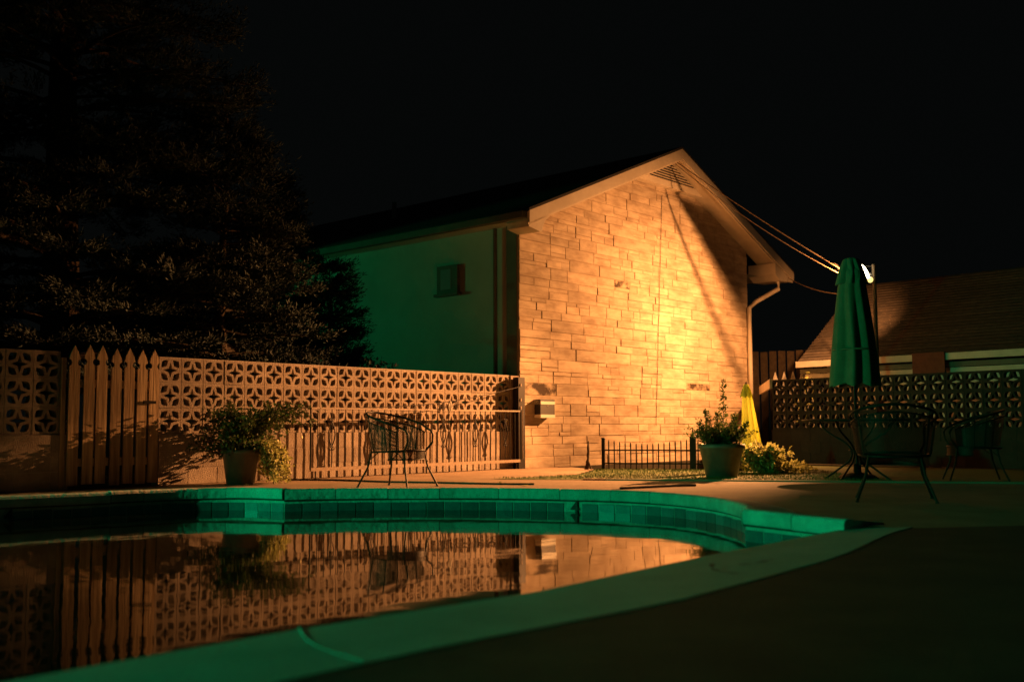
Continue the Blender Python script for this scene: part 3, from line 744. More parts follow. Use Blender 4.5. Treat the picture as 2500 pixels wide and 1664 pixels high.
mb.tube([BL + Vector((0.1, 0.02, 0.0)), (V[0] + V[3]) / 2], 0.008, 6)
fixm(mb.build('added_blocker', M['iron'], lp))
def angdir(az, dep):   # az from the wall line toward the wall, dep below the horizon
    h_ = -T * math.cos(R(az)) - N * math.sin(R(az)); return h_ * math.cos(R(dep)) - Z3 * math.sin(R(dep))
flap = [angdir(a_, d_) for a_, d_ in ((15.0, -12), (15.0, 13.0), (-6, 13.0), (-6, -12))]  # second added plate, dims the floodlight toward the left wall
mb = MB(); V = [BL + d_ * 0.42 for d_ in flap]; V2 = [BL + d_ * 0.425 for d_ in flap]
mb.add(V + V2, [(0, 1, 2, 3), (7, 6, 5, 4)] + [(i, (i + 1) % 4, 4 + (i + 1) % 4, 4 + i) for i in range(4)])
mb.tube([BL + Vector((0.12, 0.0, -0.02)), BL + angdir(2, -14) * 0.2, V[3]], 0.007, 6)
fixm(mb.build('added_blocker', M['iron'], lp))
def bulb(a, b, rads, em):
    a, b = Vector(a) - LO, Vector(b) - LO; d = (b - a).normalized()
    mb = MB(); mb.tube([a - d * 0.11, a - d * 0.10, a - d * 0.02, a + d * 0.005], [0.02, 0.03, 0.034, 0.030], 12); o = mb.build('lamp_holder', M['iron'], lp)
    mb = MB(); n_ = len(rads); mb.tube([a.lerp(b, k / (n_ - 1)) for k in range(n_)], rads, 14); mb.build('bulb_glass', em, o)
bulb((6.70, 19.88, 3.44), (6.53, 19.86, 3.70), [0.026, 0.040, 0.050, 0.054, 0.052, 0.040, 0.016], M['bulb'])
bulb((6.735, 19.90, 3.42), (6.70, 19.79, 3.375), [0.03, 0.046, 0.055, 0.056, 0.050, 0.034, 0.01], M['bulb2'])

# ------------------------------------------------------------------ low shingled building
low = empty('low_shingled_building', (5.88, 21.5, 0), 'low building with a lit shingle roof behind the dark wall', 'building'); LB = Vector((5.88, 21.5, 0))
E_ = DE; BK = -DF
RUN, RISE, EZ = 2.25, 1.72, 1.97; LL = 9.0
NC = 27
for k in range(NC):
    f0, f1 = k / NC, (k + 1) / NC + 0.012
    mb = MB(); nseg = 36; P = []; rk = random.Random(k)
    for j in range(nseg + 1):
        x = -0.12 + (LL + .12) * j / nseg
        a2 = E_ * x + BK * (RUN * f0) + Z3 * (EZ + RISE * f0 + 0.030 + rk.uniform(-.003, .003)); b2 = E_ * x + BK * (RUN * f1) + Z3 * (EZ + RISE * f1 + 0.002)
        P += [a2, b2, a2 - Z3 * 0.034]
    F = []
    for j in range(nseg):
        q = j * 3; F += [(q, q + 3, q + 4, q + 1), (q + 2, q + 5, q + 3, q)]
    F += [(0, 1, 2)]
    mb.add(P, F); mb.build('shingle_course', M['shingle'], low)
mb = MB(); a2 = BK * RUN + Z3 * (EZ + RISE); b2 = BK * (2 * RUN) + Z3 * EZ
mb.add([a2 + E_ * -.12, b2 + E_ * -.12, b2 + E_ * LL, a2 + E_ * LL], [(0, 1, 2, 3)]); mb.build('rear_roof', M['shingle'], low)
mb = MB(); mb.beam(E_ * -0.12 + DF * 0.05 + Z3 * (EZ - 0.06), E_ * LL + DF * 0.05 + Z3 * (EZ - 0.06), 0.10, 0.12); mb.build('gutter', M['white'], low)
mb = MB(); mb.beam(E_ * -0.10 + BK * 0.03 + Z3 * (EZ - 0.20), E_ * LL + BK * 0.03 + Z3 * (EZ - 0.20), 0.03, 0.09); mb.build('fascia', M['trim'], low)
mb = MB(); mb.beam(E_ * 0.0 + BK * 0.06 + Z3 * (EZ - 0.30), E_ * LL + BK * 0.06 + Z3 * (EZ - 0.30), 0.05, 0.085); mb.build('frieze', M['white'], low)
mb = MB(); mb.prism([(0.35, -0.3), (LL, -0.3), (LL, EZ - .3), (0.35, EZ - .3)], BK * 0.25, E_, Z3, BK * 0.15); fixm(mb.build('wall', M['white'], low))
mb = MB(); mb.prism([(0.3, -0.3), (2 * RUN - .3, -0.3), (2 * RUN - .3, EZ), (RUN, EZ + RISE - .1), (0.3, EZ)], E_ * 0.35, BK, Z3, E_ * 0.12); fixm(mb.build('end_wall', M['white'], low))
mb = MB(); mb.box(E_ * 0.22 + BK * 0.10 + Z3 * (EZ / 2 - .1), 0.10, 0.10, EZ - 0.2, (E_, BK, Z3)); mb.build('porch_post', M['white'], low)
mb = MB(); mb.box(E_ * 2.72 + DF * 0.125 + Z3 * (EZ - 0.17), 0.62, 0.03, 0.38, (E_, BK, Z3))  # flat maroon panel puts a shadow on the eave as colour
mb.build('eave_shadow_panel', M['maroon'], label='dark maroon panel standing for a shadow on the pale eave of the low building', cat='shadow panel').location = LB

# ------------------------------------------------------------------ small iron fence on the lawn edge before the gable
sf = empty('garden_fence', (1.44, 17.0, 0), 'low black spiked garden fence at the foot of the stone gable', 'fence')
F0 = Vector((0, 0, 0)); F1 = Vector((2.1, -0.62, 0)); fd = F1.normalized()
for z in (0.10, 0.305):
    mb = MB(); mb.beam(F0 + Z3 * z, F1 + Z3 * z, 0.018, 0.022); mb.build('rail', M['iron'], sf)
nb = 25
for j in range(1, nb):
    t = j / nb; u = (t % 0.62) / 0.62; h = 0.405 + 0.075 * (abs(u - 0.5) * 2) ** 1.3
    p = F0.lerp(F1, t); mb = MB(); mb.tube([p + Z3 * 0.0, p + Z3 * (h - 0.03), p + Z3 * h], [0.0105, 0.0105, 0.004], 6); mb.build('picket', M['iron'], sf)
for t, r_, h in ((0.0, 0.030, 0.485), (0.645, 0.055, 0.485)):
    p = F0.lerp(F1, t); mb = MB(); mb.box(p + Z3 * (h / 2), r_ * 1.7, r_ * 1.7, h, (fd, Z3.cross(fd), Z3)); po = mb.build('post', M['iron'], sf)
    if t > 0:
        mb = MB(); mb.lathe(p + Z3 * h, [(0.05, 0), (0.055, .02), (0.03, .05), (0.018, .09), (0.008, .14), (0, .17)], 8); mb.build('finial', M['iron'], po)
    else:
        mb = MB(); mb.lathe(p + Z3 * h, [(0.036, 0), (0.038, .012), (0.0, .02)], 8); mb.build('cap', M['iron'], po)
mb = MB(); q = []
for k in range(9): q.append((1.20 + random.uniform(-.015, .015) - 0.01 * k * 0, 17.08, 0.45 * k / 8))
mb.tube(q, [0.03, .022, .03, .018, .025, .02, .024, .016, .01], 6)
for sx in (-1, 1): mb.tube([(1.20, 17.08, 0.16), (1.20 + sx * .05, 17.07, 0.0)], 0.012, 5)
mb.build('driftwood_stump', M['bark'], label='thin twisted dead stem left of the garden fence', cat='stem')

# ------------------------------------------------------------------ mesh armchair
def make_chair():
    root = bpy.data.objects.new('mesh_armchair', None); COL.objects.link(root)
    # local: faces +x, back at -x; seat height .40
    def hs(a):   # horseshoe plan, a from -1 (front right) to 1 (front left)
        t = a * R(132); return Vector((-0.30 * math.cos(t) * 1.02 + 0.0, 0.345 * math.sin(t), 0))
    def top(a):
        p = hs(a) * 1.06; f = abs(a); z = 0.85 - 0.19 * (f ** 1.6); return Vector((p.x - 0.03 * (1 - f), p.y, z))
    n = 40
    # top rail running down into the front arm posts
    q = [top(-1 + 2 * k / n) for k in range(n + 1)]
    ql = []
    for sg, end in ((-1, q[0]), (1, q[-1])):
        e = [end, end + Vector((0.05, 0, -0.02)), end + Vector((0.085, 0, -0.07)), end + Vector((0.075, 0, -0.16)), Vector((0.222, sg * 0.222, 0.40))]
        ql.append(e)
    rail = ql[0][::-1] + q[1:-1] + ql[1]
    mb = MB(); mb.tube(rail, 0.0125, 8); mb.build('top_rail', M['iron'], root)
    # rim rail below
    mb = MB(); mb.tube([top(-0.93 + 1.86 * k / n) * 0.985 - Vector((0, 0, 0.055)) for k in range(n + 1)], 0.008, 6); mb.build('rim', M['iron'], root)
    # seat ring, dished
    def seat(t): return Vector((0.30 * math.cos(t) + 0.0, 0.30 * math.sin(t), 0.405 + 0.012 * math.cos(t)))
    mb = MB(); mb.tube([seat(2 * math.pi * k / 32) for k in range(33)], 0.0125, 8, False); mb.build('seat_ring', M['iron'], root)
    # expanded metal panels made of crossing strips
    def panel(fn, nu, nv, wd, name_):
        mb = MB()
        for fam in (0, 1):
            for k in range(-nv, nu + nv):
                pts = []
                for j in range(nv + 1):
                    u = k + (j if fam else -j) * 1.0
                    if 0 <= u <= nu: pts.append(fn(u / nu, j / nv))
                for a_, b_ in zip(pts[:-1], pts[1:]):
                    d = (b_ - a_);
                    if d.length < 1e-5: continue
                    s_ = d.cross(fn.nrm((a_ + b_) / 2)).normalized() * wd
                    mb.add([a_ - s_, a_ + s_, b_ + s_, b_ - s_], [(0, 1, 2, 3)])
        return mb.build(name_, M['iron'], root)
    class Back:
        def __call__(s, u, v):
            a = -0.93 + 1.86 * u; t_ = top(a) * 0.985 - Vector((0, 0, 0.055)); b_ = hs(a) * 0.93; b_.z = 0.42; return b_.lerp(t_, v)
        def nrm(s, p): return Vector((p.x, p.y, 0.0)).normalized()
    panel(Back(), 64, 16, 0.0024, 'back_mesh')
    class Seat:
        def __call__(s, u, v):
            x = -0.30 + 0.60 * v; y = -0.30 + 0.60 * u; r_ = math.hypot(x, y)
            if r_ > 0.298: x, y = x * 0.298 / r_, y * 0.298 / r_
            return Vector((x, y, 0.402 - 0.02 * (1 - min(1, r_ / 0.3) ** 2)))
        def nrm(s, p): return Vector((0, 0, 1))
    panel(Seat(), 28, 28, 0.0036, 'seat_mesh')
    class Apron:
        def __call__(s, u, v):
            a = R(-80 + 160 * u); return Vector((0.302 * math.cos(a) , 0.302 * math.sin(a), 0.40 - 0.085 * v))
        def nrm(s, p): return Vector((p.x, p.y, 0)).normalized()
    panel(Apron(), 36, 6, 0.0026, 'apron_mesh')
    mb = MB(); mb.tube([Apron()(k / 20, 1.0) for k in range(21)], 0.009, 6); mb.build('apron_rail', M['iron'], root)
    # back straps
    for a in (-0.42, 0.42, -0.75, 0.75):
        b_ = hs(a) * 0.90; b_.z = 0.405; mb = MB(); mb.tube([top(a), top(a).lerp(b_, .5) * 1.0, b_], 0.009, 6); mb.build('strap', M['iron'], root)
    # splayed legs
    for sx, sy in ((1, 1), (1, -1), (-1, 1), (-1, -1)):
        h = Vector((0.215 * sx, 0.215 * sy, 0.41)); f = Vector((0.325 * sx, 0.325 * sy, 0.0)); mid = h.lerp(f, 0.45) - Vector((0.02 * sx, 0.02 * sy, 0))
        mb = MB(); mb.tube([h, mid, f + Vector((0, 0, 0.012))], 0.0115, 8); leg = mb.build('leg', M['iron'], root)
        mb = MB(); mb.lathe(f, [(0.0, 0.0), (0.018, 0.0), (0.017, 0.012), (0.0, 0.014)], 10); mb.build('glide', M['black'], leg)
        mb = MB(); br = h.lerp(f, 0.30); mb.tube([br, Vector((0.12 * sx, 0.27 * sy * 0.8, 0.395))], 0.006, 5); mb.build('brace', M['iron'], root)
    return root
ch = make_chair(); grp = 'black mesh armchairs round the pool'
ch.location = (-1.30, 12.18, 0.0); ch.rotation_euler = (0, 0, math.atan2(-0.44, 0.9))
tag(ch, 'black mesh armchair standing alone at the far pool edge', 'chair', grp)
c2_ = copy_tree(ch); c2_.location = (3.42, 9.62, 0); c2_.rotation_euler = (0, 0, R(72)); tag(c2_, 'dark mesh armchair in front of the patio table, nearest the camera', 'chair', grp)
c3_ = copy_tree(ch); c3_.location = (5.55, 12.9, 0); c3_.rotation_euler = (0, 0, R(165)); tag(c3_, 'dark mesh armchair right of the patio table in deep shadow', 'chair', grp)

# ------------------------------------------------------------------ patio table and closed umbrella
TC = Vector((4.30, 13.40, 0))
tb = empty('patio_table', TC, 'round black patio table under the closed green umbrella', 'table')
mb = MB(); mb.lathe((0, 0, 0.735), [(0.03, 0.008), (0.60, 0.008), (0.63, 0.014), (0.645, 0.0), (0.63, -0.014), (0.60, -0.006), (0.03, -0.006), (0.03, 0.008)], 40); mb.build('table_top', M['iron'], tb)
mb = MB(); mb.tube([(0.645 * math.cos(k * .1571), 0.645 * math.sin(k * .1571), 0.735) for k in range(41)], 0.014, 8, False); mb.build('rim', M['iron'], tb)
for k in range(4):
    t = R(45 + 90 * k); c, s_ = math.cos(t), math.sin(t)
    q = [(0.50, 0.72), (0.40, 0.60), (0.16, 0.46), (0.07, 0.36), (0.10, 0.24), (0.26, 0.12), (0.44, 0.0)]
    mb = MB(); mb.tube([Vector((p.x * c, p.x * s_, p.y)) for p in catmull(q, 5)], 0.013, 7); mb.build('leg', M['iron'], tb)
mb = MB(); mb.tube([(0.09 * math.cos(k * .3927), 0.09 * math.sin(k * .3927), 0.36) for k in range(17)], 0.01, 6, False); mb.build('ring', M['iron'], tb)
um = empty('closed_umbrella', TC, 'tall closed green patio umbrella on a pole through the table', 'umbrella')
mb = MB(); mb.tube([(0, 0, 0.02), (0, 0, 2.74)], 0.019, 10); mb.build('pole', M['iron'], um)
mb = MB(); mb.lathe((0, 0, 2.72), [(0.02, 0), (0.03, 0.02), (0.018, 0.05), (0.0, 0.07)], 10); mb.build('finial', M['white'], um)
mb = MB(); mb.lathe((0, 0, 0.0), [(0.0, 0.0), (0.24, 0.0), (0.24, 0.03), (0.20, 0.06), (0.05, 0.09), (0.045, 0.2), (0.0, 0.2)], 20); mb.build('base', M['iron'], um)
def closed_canopy(zt, zb_, R0, R1, folds, seed, tilt=0.0, hem=0.05):
    mb = MB(); rk = random.Random(seed); nz, na = 26, folds * 10; P = []
    ph = [rk.uniform(-0.25, 0.25) for _ in range(folds)]; am = [rk.uniform(0.7, 1.25) for _ in range(folds)]
    for i in range(nz + 1):
        f = i / nz; z = zt + (zb_ - zt) * f
        Rr = R0 + (R1 - R0) * (f ** 0.8) ; 
        if f < 0.06: Rr *= (0.35 + 0.65 * f / 0.06)
        for j in range(na):
            a = 2 * math.pi * j / na; fi = int(a / (2 * math.pi) * folds) % folds; loc = (a / (2 * math.pi) * folds) % 1
            ridge = (1 - abs(2 * loc - 1)) ** 0.8
            depth = (0.08 + 0.22 * min(1, f * 2.0)) * am[fi]
            rad = Rr * (1 - depth + depth * 1.25 * ridge) * (1 + 0.10 * math.sin(a * 2 + 1.0) * f)
            aa = a + 0.38 * f * ph[fi] + 0.10 * math.sin(5 * f + seed)
            zz = z - (hem * ridge if i == nz else 0)
            P.append((rad * math.cos(aa) + tilt * f, rad * math.sin(aa), zz))
    F = [(i * na + j, i * na + (j + 1) % na, (i + 1) * na + (j + 1) % na, (i + 1) * na + j) for i in range(nz) for j in range(na)]
    mb.add(P, F, True); mb.add([P[k] for k in range(na)], [tuple(range(na))]); return mb
closed_canopy(2.72, 1.20, 0.125, 0.285, 8, 4).build('canopy', M['greenfab'], um)
closed_canopy(2.79, 2.46, 0.085, 0.185, 8, 5, hem=0.02).build('vent_cap', M['greenfab'], um)
mb = MB(); mb.tube([(0.245 * math.cos(k * .2618), 0.245 * math.sin(k * .2618), 1.62) for k in range(25)], 0.012, 6, False); mb.build('tie_strap', M['greenfab'], um)
# small yellow umbrella by the downspout
yu = empty('closed_umbrella', (3.53, 16.1, 0), 'short closed yellow and green umbrella behind the right planter', 'umbrella')
mb = MB(); mb.tube([(0, 0, 0), (0, 0, 1.30)], 0.016, 8); mb.build('pole', M['white'], yu)
closed_canopy(1.29, 0.40, 0.05, 0.135, 7, 9, tilt=0.06).build('canopy', M['yellowfab'], yu)
closed_canopy(1.31, 1.12, 0.03, 0.085, 7, 10, hem=0.02).build('vent_cap', M['yellowfab'], yu)
mb = MB(); mb.lathe((0, 0, 1.30), [(0.015, 0), (0.02, .015), (0.0, .05)], 8); mb.build('finial', M['maroon'], yu)
mb = MB(); mb.lathe((0, 0, 0), [(0.0, 0), (0.18, 0), (0.18, .04), (0.04, .07), (0.03, .14), (0, .14)], 16); mb.build('base', M['iron'], yu)

# ------------------------------------------------------------------ foliage helpers
def leaves(centers, dirs, size, wd, seed, jitter=0.9):
    """diamond leaves at centres"""
    rg = np.random.default_rng(seed); c = np.array(centers, float); n = len(c)
    d = np.array(dirs, float) + rg.normal(0, jitter, (n, 3)); d /= np.linalg.norm(d, axis=1)[:, None] + 1e-9
    q = rg.normal(0, 1, (n, 3)); sd = np.cross(d, q); sd /= np.linalg.norm(sd, axis=1)[:, None] + 1e-9
    L = size * rg.uniform(0.6, 1.3, (n, 1)); Wd = wd * rg.uniform(0.7, 1.2, (n, 1))
    up = np.cross(sd, d) * L * 0.12
    V = np.stack([c, c + d * L * .5 + sd * Wd + up, c + d * L, c + d * L * .5 - sd * Wd + up], 1).reshape(-1, 3)
    F = np.arange(4 * n).reshape(-1, 4)
    return V, F
def npmesh(name, VF, mat_, parent=None, **k):
    V = np.concatenate([v for v, f in VF]); off = 0; Fs = []
    for v, f in VF: Fs.append(f + off); off += len(v)
    F = np.concatenate(Fs)
    me = bpy.data.meshes.new(name); me.from_pydata(V.tolist(), [], F.tolist()); me.update()
    return link(name, me, mat_, parent, **k)
def pot(loc, rt, rb, h, label, name='planter_pot'):
    root = empty(name, loc, label, 'planter', 'planters on the pool deck')
    mb = MB(); mb.lathe((0, 0, 0), [(0, 0), (rb, 0), (rb + (rt - rb) * .85, h * .85), (rt * 1.0, h * .86), (rt * 1.05, h * .88), (rt * 1.05, h), (rt * .95, h), (rt * .92, h * .93), (rt * .88, h * .9), (0, h * .9)], 32); mb.build('pot', M['pot'], root)
    mb = MB(); mb.lathe((0, 0, 0), [(0, h * .905), (rt * .9, h * .905)], 24); mb.build('soil', M['soil'], root)
    return root
def stems(mb, base, n, spread, hgt, rg, rad=0.006, up=True):
    """returns points along random arching stems"""
    out = []
    for i in range(n):
        a = rg.uniform(0, 2 * math.pi); e = rg.uniform(0.2, 1.0) * spread; hh = hgt * rg.uniform(0.55, 1.0)
        p = [Vector(base) + Vector((math.cos(a) * e * t ** 1.4, math.sin(a) * e * t ** 1.4, hh * (t - 0.25 * t * t * (e / max(spread, .01))))) for t in [k / 8 for k in range(9)]]
        mb.tube(p, [rad * (1 - .7 * k / 8) for k in range(9)], 5); out.append(p)
    return out

# left planter: bushy flowering plant trailing over its right side
LPc = Vector((-3.30, 13.03, 0))
lpt = pot(LPc, 0.225, 0.165, 0.42, 'planter with a bushy flowering plant trailing down its lit side, before the block wall')
rg = random.Random(21); mb = MB(); C_ = []; D_ = []
for p in stems(mb, (0, 0, 0.38), 74, 0.62, 0.64, rg) + stems(mb, (-0.1, 0.05, 0.30), 40, 0.60, 0.30, rg):
    for k in range(2, 9):
        for _ in range(7): C_.append(p[k] + Vector((rg.gauss(0, .045), rg.gauss(0, .045), rg.gauss(0, .04)))); D_.append((0.3, 0, 0.4))
for i in range(16):   # long arching shoots to the right
    a = R(rg.uniform(20, 75)); L = rg.uniform(0.5, 1.0); p = [Vector((math.cos(a) * L * t, math.sin(a) * L * t, 0.45 + 0.52 * math.sin(1.9 * t) * rg.uniform(.6, 1))) for t in [k / 10 for k in range(11)]]
    mb.tube(p, 0.004, 4)
    for k in range(2, 11):
        for _ in range(6): C_.append(p[k] + Vector((rg.gauss(0, .03), rg.gauss(0, .03), rg.gauss(0, .03)))); D_.append((0.4, .2, 0.2))
fl = []
Ct = []; Dt = []
for i in range(48):   # trailing curtain down the lamp side
    a = R(rg.uniform(-30, 75)); r0_ = 0.22; L = rg.uniform(0.55, 1.0); p = []
    for k in range(11):
        t = k / 10; rad = r0_ + 0.10 * math.sin(min(1, t * 2) * math.pi / 2) + rg.uniform(0.05, 0.26) * t; p.append(Vector((math.cos(a) * rad, math.sin(a) * rad, 0.46 + 0.10 * math.sin(t * 3) - 0.44 * L * t ** 1.2)))
    mb.tube(p, 0.0035, 4)
    for k in range(2, 11):
        for _ in range(7): Ct.append(p[k] + Vector((rg.gauss(0, .03), rg.gauss(0, .03), rg.gauss(0, .025)))); Dt.append((0.5, 0, -0.3))
        if rg.random() < 0.22: fl.append(p[k] + Vector((math.cos(a) * .05 + rg.gauss(0, .02), math.sin(a) * .05, rg.gauss(0, .02))))
npmesh('trailing_foliage', [leaves(Ct, Dt, 0.055, 0.019, 14)], M['leafpale'], lpt)
mb.build('stem', M['bark'], lpt)
npmesh('foliage', [leaves(C_, D_, 0.052, 0.016, 1)], M['leaf'], lpt)
for i in range(40): fl.append(Vector((rg.gauss(0.05, .25), rg.gauss(0, .22), rg.uniform(.5, .85))))
mb = MB()
for c in fl:
    nx = Vector((rg.gauss(.4, .5), rg.gauss(-.3, .5), rg.gauss(.3, .4))).normalized(); x = nx.cross(Z3).normalized(); y = nx.cross(x); r_ = rg.uniform(.012, .021)
    mb.lathe(c, [(0.0, 0.004), (r_, 0.008), (r_ * 1.1, 0.0), (0, -0.004)], 6, (x, y, nx))
mb.build('flowers', M['flower'], lpt, kind='stuff')
# right planter: shrub with tall spikes
RPc = Vector((2.74, 14.08, 0))
rpt = pot(RPc, 0.295, 0.20, 0.44, 'dark tapered planter with a tall spiky shrub on the lawn edge')
rg = random.Random(5); mb = MB(); C_ = []; D_ = []
def spike(p, nl, spread, lean):
    for k in range(1, len(p)):
        f = k / (len(p) - 1)
        for _ in range(nl):
            a = rg.uniform(0, 6.283); rr_ = spread * (1 - .8 * f) * rg.uniform(.2, 1)
            C_.append(p[k] + Vector((math.cos(a) * rr_ * .5, math.sin(a) * rr_ * .5, rg.gauss(0, .02)))); D_.append((math.cos(a) * 1.2, math.sin(a) * 1.2, 0.9))
for (bx, by, tx, ty, h) in ((0.02, 0, 0.07, 0.1, 0.90), (-0.1, 0.05, -0.16, .1, .50), (0.1, 0.02, 0.2, 0.0, .45), (-.14, 0, -.30, 0, .36), (.15, 0, .34, .05, .33), (0, .1, .0, .2, .48)):
    p = [Vector((bx + (tx - bx) * t, by + (ty - by) * t, 0.36 + h * t)) for t in [k / 12 for k in range(13)]]; mb.tube(p, [0.008 * (1 - .8 * k / 12) for k in range(13)], 5); spike(p, 16 if h > .8 else 14, 0.16, 0)
    for k in range(3, 12, 2):   # side twigs
        a = rg.uniform(0, 6.28); l = 0.14 * (1 - k / 14); q = [p[k] + Vector((math.cos(a) * l * t, math.sin(a) * l * t, l * .8 * t)) for t in (0, .5, 1)]; mb.tube(q, 0.003, 4)
        for c in q:
            for _ in range(7): C_.append(c + Vector((rg.gauss(0, .012), rg.gauss(0, .012), rg.gauss(0, .012)))); D_.append((math.cos(a), math.sin(a), .7))
for p in stems(mb, (0, 0, 0.36), 70, 0.46, 0.34, rg):
    for k in range(2, 9):
        for _ in range(8): C_.append(p[k] + Vector((rg.gauss(0, .028), rg.gauss(0, .028), rg.gauss(0, .028)))); D_.append((0, 0, .8))
mb.build('stem', M['bark'], rpt)
npmesh('foliage', [leaves(C_, D_, 0.046, 0.010, 2)], M['leaf'], rpt)
# lit low plant right of it
rg = random.Random(8); C_ = []; D_ = []; pl_ = empty('ground_plant', (3.55, 15.3, 0), 'brightly lit pale leafy plant sprawling at the foot of the yellow umbrella', 'plant'); mb = MB()
for p in stems(mb, (0, 0, 0.0), 40, 0.42, 0.42, rg, 0.005):
    for k in range(1, 9):
        for _ in range(6): C_.append(p[k] + Vector((rg.gauss(0, .03), rg.gauss(0, .03), abs(rg.gauss(0, .03))))); D_.append((0.3, 0, .1))
for p in stems(mb, (0.12, 0, 0.0), 30, 0.55, 0.14, rg, 0.005):
    for k in range(1, 9):
        for _ in range(5): C_.append(p[k] + Vector((rg.gauss(0, .03), rg.gauss(0, .03), abs(rg.gauss(0, .02))))); D_.append((0.5, 0, 0))
mb.build('stem', M['bark'], pl_); npmesh('foliage', [leaves(C_, D_, 0.085, 0.028, 3)], M['leafpale'], pl_)
# leafy sprig behind the dark wall
pl_ = empty('shrub', (5.75, 21.0, 0), 'small shrub with sunlit-looking leaves under the eave corner of the low building', 'shrub'); pl_['label'] = 'small lit shrub under the eave corner of the low building'
rg = random.Random(18); C_ = []; D_ = []; mb = MB()
for p in stems(mb, (0, 0, 0.0), 14, 0.35, 1.95, rg, 0.01):
    for k in range(4, 9):
        for _ in range(3): C_.append(p[k] + Vector((rg.gauss(0, .06), rg.gauss(0, .06), rg.gauss(0, .06)))); D_.append((0, 0, .3))
mb.build('stem', M['bark'], pl_); npmesh('foliage', [leaves(C_, D_, 0.12, 0.035, 4)], M['leafpale'], pl_)
# thin tree behind the low roof
# ------------------------------------------------------------------ conifers beyond the wall
def conifer(name, base, h, rad, seed, label, nb, zlow=0.12, droop=0.25, frond=0.085):
    root = empty(name, base, label, 'tree', 'conifers beyond the block wall'); rg = np.random.default_rng(seed)
    mb = MB(); mb.tube([(0.05 * math.sin(k), 0.05 * math.cos(k * 1.3), h * k / 10) for k in range(11)], [0.035 * h * 0.6 * (1 - .93 * k / 10) for k in range(11)], 8)
    C_ = []; D_ = []
    for i in range(nb):
        f = zlow + (1 - zlow) * (i + rg.uniform(0, 1)) / nb; z = h * f; a = rg.uniform(0, 2 * math.pi)
        L = rad * (1 - f) ** 0.75 * rg.uniform(0.6, 1.15) + 0.1; d = np.array([math.cos(a), math.sin(a), 0])
        m_ = 7; pts = []
        for k in range(m_ + 1):
            t = k / m_; pts.append(np.array([0, 0, z]) + d * L * t + np.array([0, 0, L * (0.22 * t - droop * 1.6 * t * t + 0.55 * droop * t ** 3)]))
        pts_ = [p for p in pts if (Vector(p) + Vector(base) - P0).dot(N) < -0.3]
        if len(pts_) > 1: mb.tube([Vector(p) for p in pts_], [max(.004, 0.02 * L * (1 - .85 * k / m_)) for k in range(len(pts_))], 4, False)
        ns = int(26 * L) + 6
        sd = np.array([-d[1], d[0], 0])
        for s_ in range(ns):
            t = rg.uniform(0.18, 1.0); k = min(m_ - 1, int(t * m_)); p = pts[k] + (pts[k + 1] - pts[k]) * (t * m_ - k)
            lat = rg.choice((-1, 1)) * rg.uniform(0.1, 0.45) * L * (1.05 - t) + rg.normal(0, .04)
            dirn = d * 0.7 + sd * np.sign(lat) * 0.8 + np.array([0, 0, rg.uniform(-.1, .55)]); dirn /= np.linalg.norm(dirn)
            e = p + sd * lat * .6 + d * abs(lat) * .35
            if (Vector(e) + Vector(base) - P0).dot(N) > -0.45: continue
            fl_ = rg.uniform(.18, .42)
            for q in range(20):
                u = q / 19; C_.append(e + dirn * fl_ * u + rg.normal(0, .022, 3)); D_.append(dirn * 1.3 + np.array([0, 0, .35]))
    mb.build('trunk', M['bark'], root)
    npmesh('crown', [leaves(np.array(C_), np.array(D_), frond, 0.009, seed, 0.6)], M['needle'], root)
    return root
conifer('cedar_tree', W(0.2, -3.0), 14.0, 3.6, 31, 'huge dark cedar filling the upper left sky', 270, 0.08)
conifer('cedar_tree', W(2.0, -1.7), 5.6, 1.9, 32, 'cedar with floodlit lower sprays right of the picket gate', 120, 0.22, 0.2)
conifer('cedar_tree', (-3.1, 17.95, 0), 3.5, 1.0, 33, 'dark cedar silhouetted against the green side wall', 90, 0.10, -0.12)
conifer('cedar_tree', (-4.15, 18.2, 0), 5.0, 1.25, 34, 'taller cedar hiding the far end of the green side wall', 100, 0.10, 0.05)
conifer('cedar_tree', W(-3.4, -3.4), 9.0, 3.0, 35, 'cedar at the far left edge behind the short block wall', 110, 0.12, 0.2)
# clipped bush peeping over the wall
bs = empty('round_bush', W(4.55, -1.3), 'rounded dark bush peeping over the long block wall', 'bush'); rgn = np.random.default_rng(5)
u = rgn.normal(0, 1, (5200, 3)); u /= np.linalg.norm(u, axis=1)[:, None]; u[:, 2] = np.abs(u[:, 2]); rad_ = rgn.uniform(.75, 1.03, (5200, 1))
npmesh('foliage', [leaves(u * rad_ * np.array([0.95, 0.95, 1.72]), u, 0.07, 0.022, 6)], M['needle'], bs)
mb = MB(); mb.tube([(0, 0, 0), (0, 0, 1.2)], [.06, .03], 6); mb.build('stem', M['bark'], bs)
# small shed with a peaked roof further back
sh = empty('garden_shed', (-5.35, 21.5, 0), 'dim green peaked roof of a small shed behind the block wall', 'shed')
mb = MB(); mb.box((0, 0, 0.8), 1.6, 1.6, 1.6); mb.build('wall', M['side'], sh)
mb = MB(); mb.add([(-.95, -.95, 1.6), (.95, -.95, 1.6), (.95, .95, 1.6), (-.95, .95, 1.6), (0, 0, 2.16)], [(0, 1, 4), (1, 2, 4), (2, 3, 4), (3, 0, 4)]); mb.build('roof', M['side'], sh)
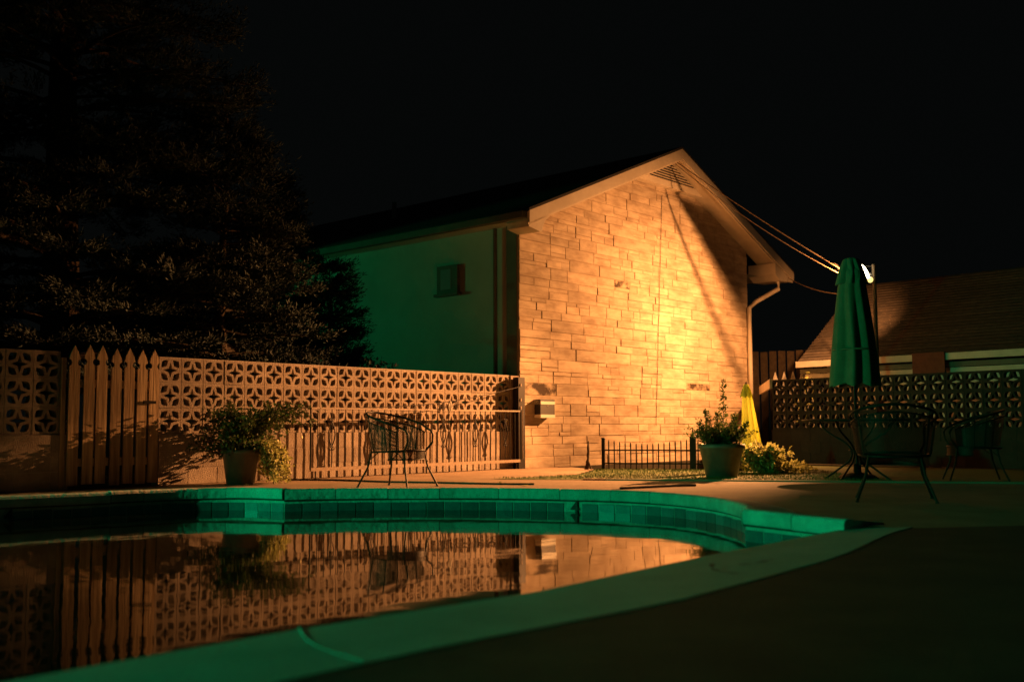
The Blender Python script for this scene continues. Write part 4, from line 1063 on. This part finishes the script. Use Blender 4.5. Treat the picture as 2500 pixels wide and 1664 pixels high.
# dark board fence and white picket tops beyond the opening
bf = empty('board_fence', (5.6, 25.0, 0), 'dark upright board fence seen past the downspout', 'fence')
for k in range(14):
    mb = MB(); mb.box((0.18 * k - 0.3, -0.1 * k, 1.2), 0.165, 0.03, 2.4 + random.uniform(-.02, .02)); mb.build('board', M['bark'], bf)
pf = empty('white_picket_fence', (5.65, 22.9, 0), 'faint white picket tops left of the low building', 'fence')
for k in range(5):
    mb = MB(); mb.prism([(-.05, 0.2), (.05, 0.2), (.05, 1.68), (0, 1.84), (-.05, 1.68)], (0.17 * k, -0.08 * k, 0), (1, 0, 0), (0, 0, 1), (0, 0.02, 0)); fixm(mb.build('picket', M['white'], pf))
mb = MB(); mb.beam((-.05, 0.03, 1.3), (0.75, -0.30, 1.3), 0.03, 0.07); mb.build('rail', M['white'], pf)
# thin dark strands on the deck
def strand(pts, r_, label):
    q = catmull(pts, 8); mb = MB(); mb.tube([(p.x, p.y, r_) for p in q], r_, 6); mb.build('dark_strand', M['black'], label=label, cat='strand', group='dark strands on the deck')
strand([(-3.0, 13.9), (-2.3, 13.75), (-1.6, 13.25), (-0.9, 12.95), (-0.2, 12.6), (0.25, 12.5)], 0.011, 'thin black strand lying on the deck behind the lone armchair')
strand([(1.15, 11.5), (1.5, 11.75), (1.8, 11.95), (2.05, 12.05)], 0.014, 'short black strand on the deck beyond the curved coping')
# fallen leaves
rg = random.Random(77)
for k, (x, y) in enumerate([(-2.75, 13.2), (-3.15, 12.75), (-0.15, 12.9), (0.15, 12.3), (2.05, 9.0)]):
    mb = MB(); a = rg.uniform(0, 6.28); c, s_ = math.cos(a), math.sin(a); P = []
    for (u_, v_, zz) in ((-.05, 0, .006), (-.015, .024, .014), (.03, .018, .012), (.06, 0, .02), (.03, -.018, .012), (-.015, -.024, .014), (0, 0, .006)):
        P.append((x + u_ * c - v_ * s_, y + u_ * s_ + v_ * c, zz))
    mb.add(P, [(0, 1, 6), (1, 2, 6), (2, 3, 6), (3, 4, 6), (4, 5, 6), (5, 0, 6)])
    mb.build('fallen_leaf', M['leafpale'], label=('dry leaf on the deck right of the left planter', 'dry leaf on the deck just in front of the left planter', 'dry leaf on the deck between the lone armchair and the lawn', 'dry leaf behind the far coping right of the lone armchair', 'dry leaf on the deck by the inner corner of the curved coping')[k], cat='leaf', group='fallen leaves on the deck')
# grass blades on the lit lawn
rgn = np.random.default_rng(12); n = 14000
tri = np.array([(0.2, 14.0), (3.4, 12.99), (4.2, 15.5), (2.9, 16.45), (1.35, 17.0)])
xy = []
def inside(x, y, P):
    c = False; j = len(P) - 1
    for i in range(len(P)):
        if (P[i][1] > y) != (P[j][1] > y) and x < (P[j][0] - P[i][0]) * (y - P[i][1]) / (P[j][1] - P[i][1]) + P[i][0]: c = not c
        j = i
    return c
while len(xy) < n:
    x, y = rgn.uniform(-.3, 4.6), rgn.uniform(12.9, 17.0)
    if inside(x, y, lawn_poly): xy.append((x, y, 0.004))
npmesh('grass_blades', [leaves(np.array(xy), np.tile([0, 0, 1.0], (n, 1)), 0.030, 0.003, 13, 0.35)], M['grass'], label='short grass of the lit lawn strip', cat='grass', kind='stuff')
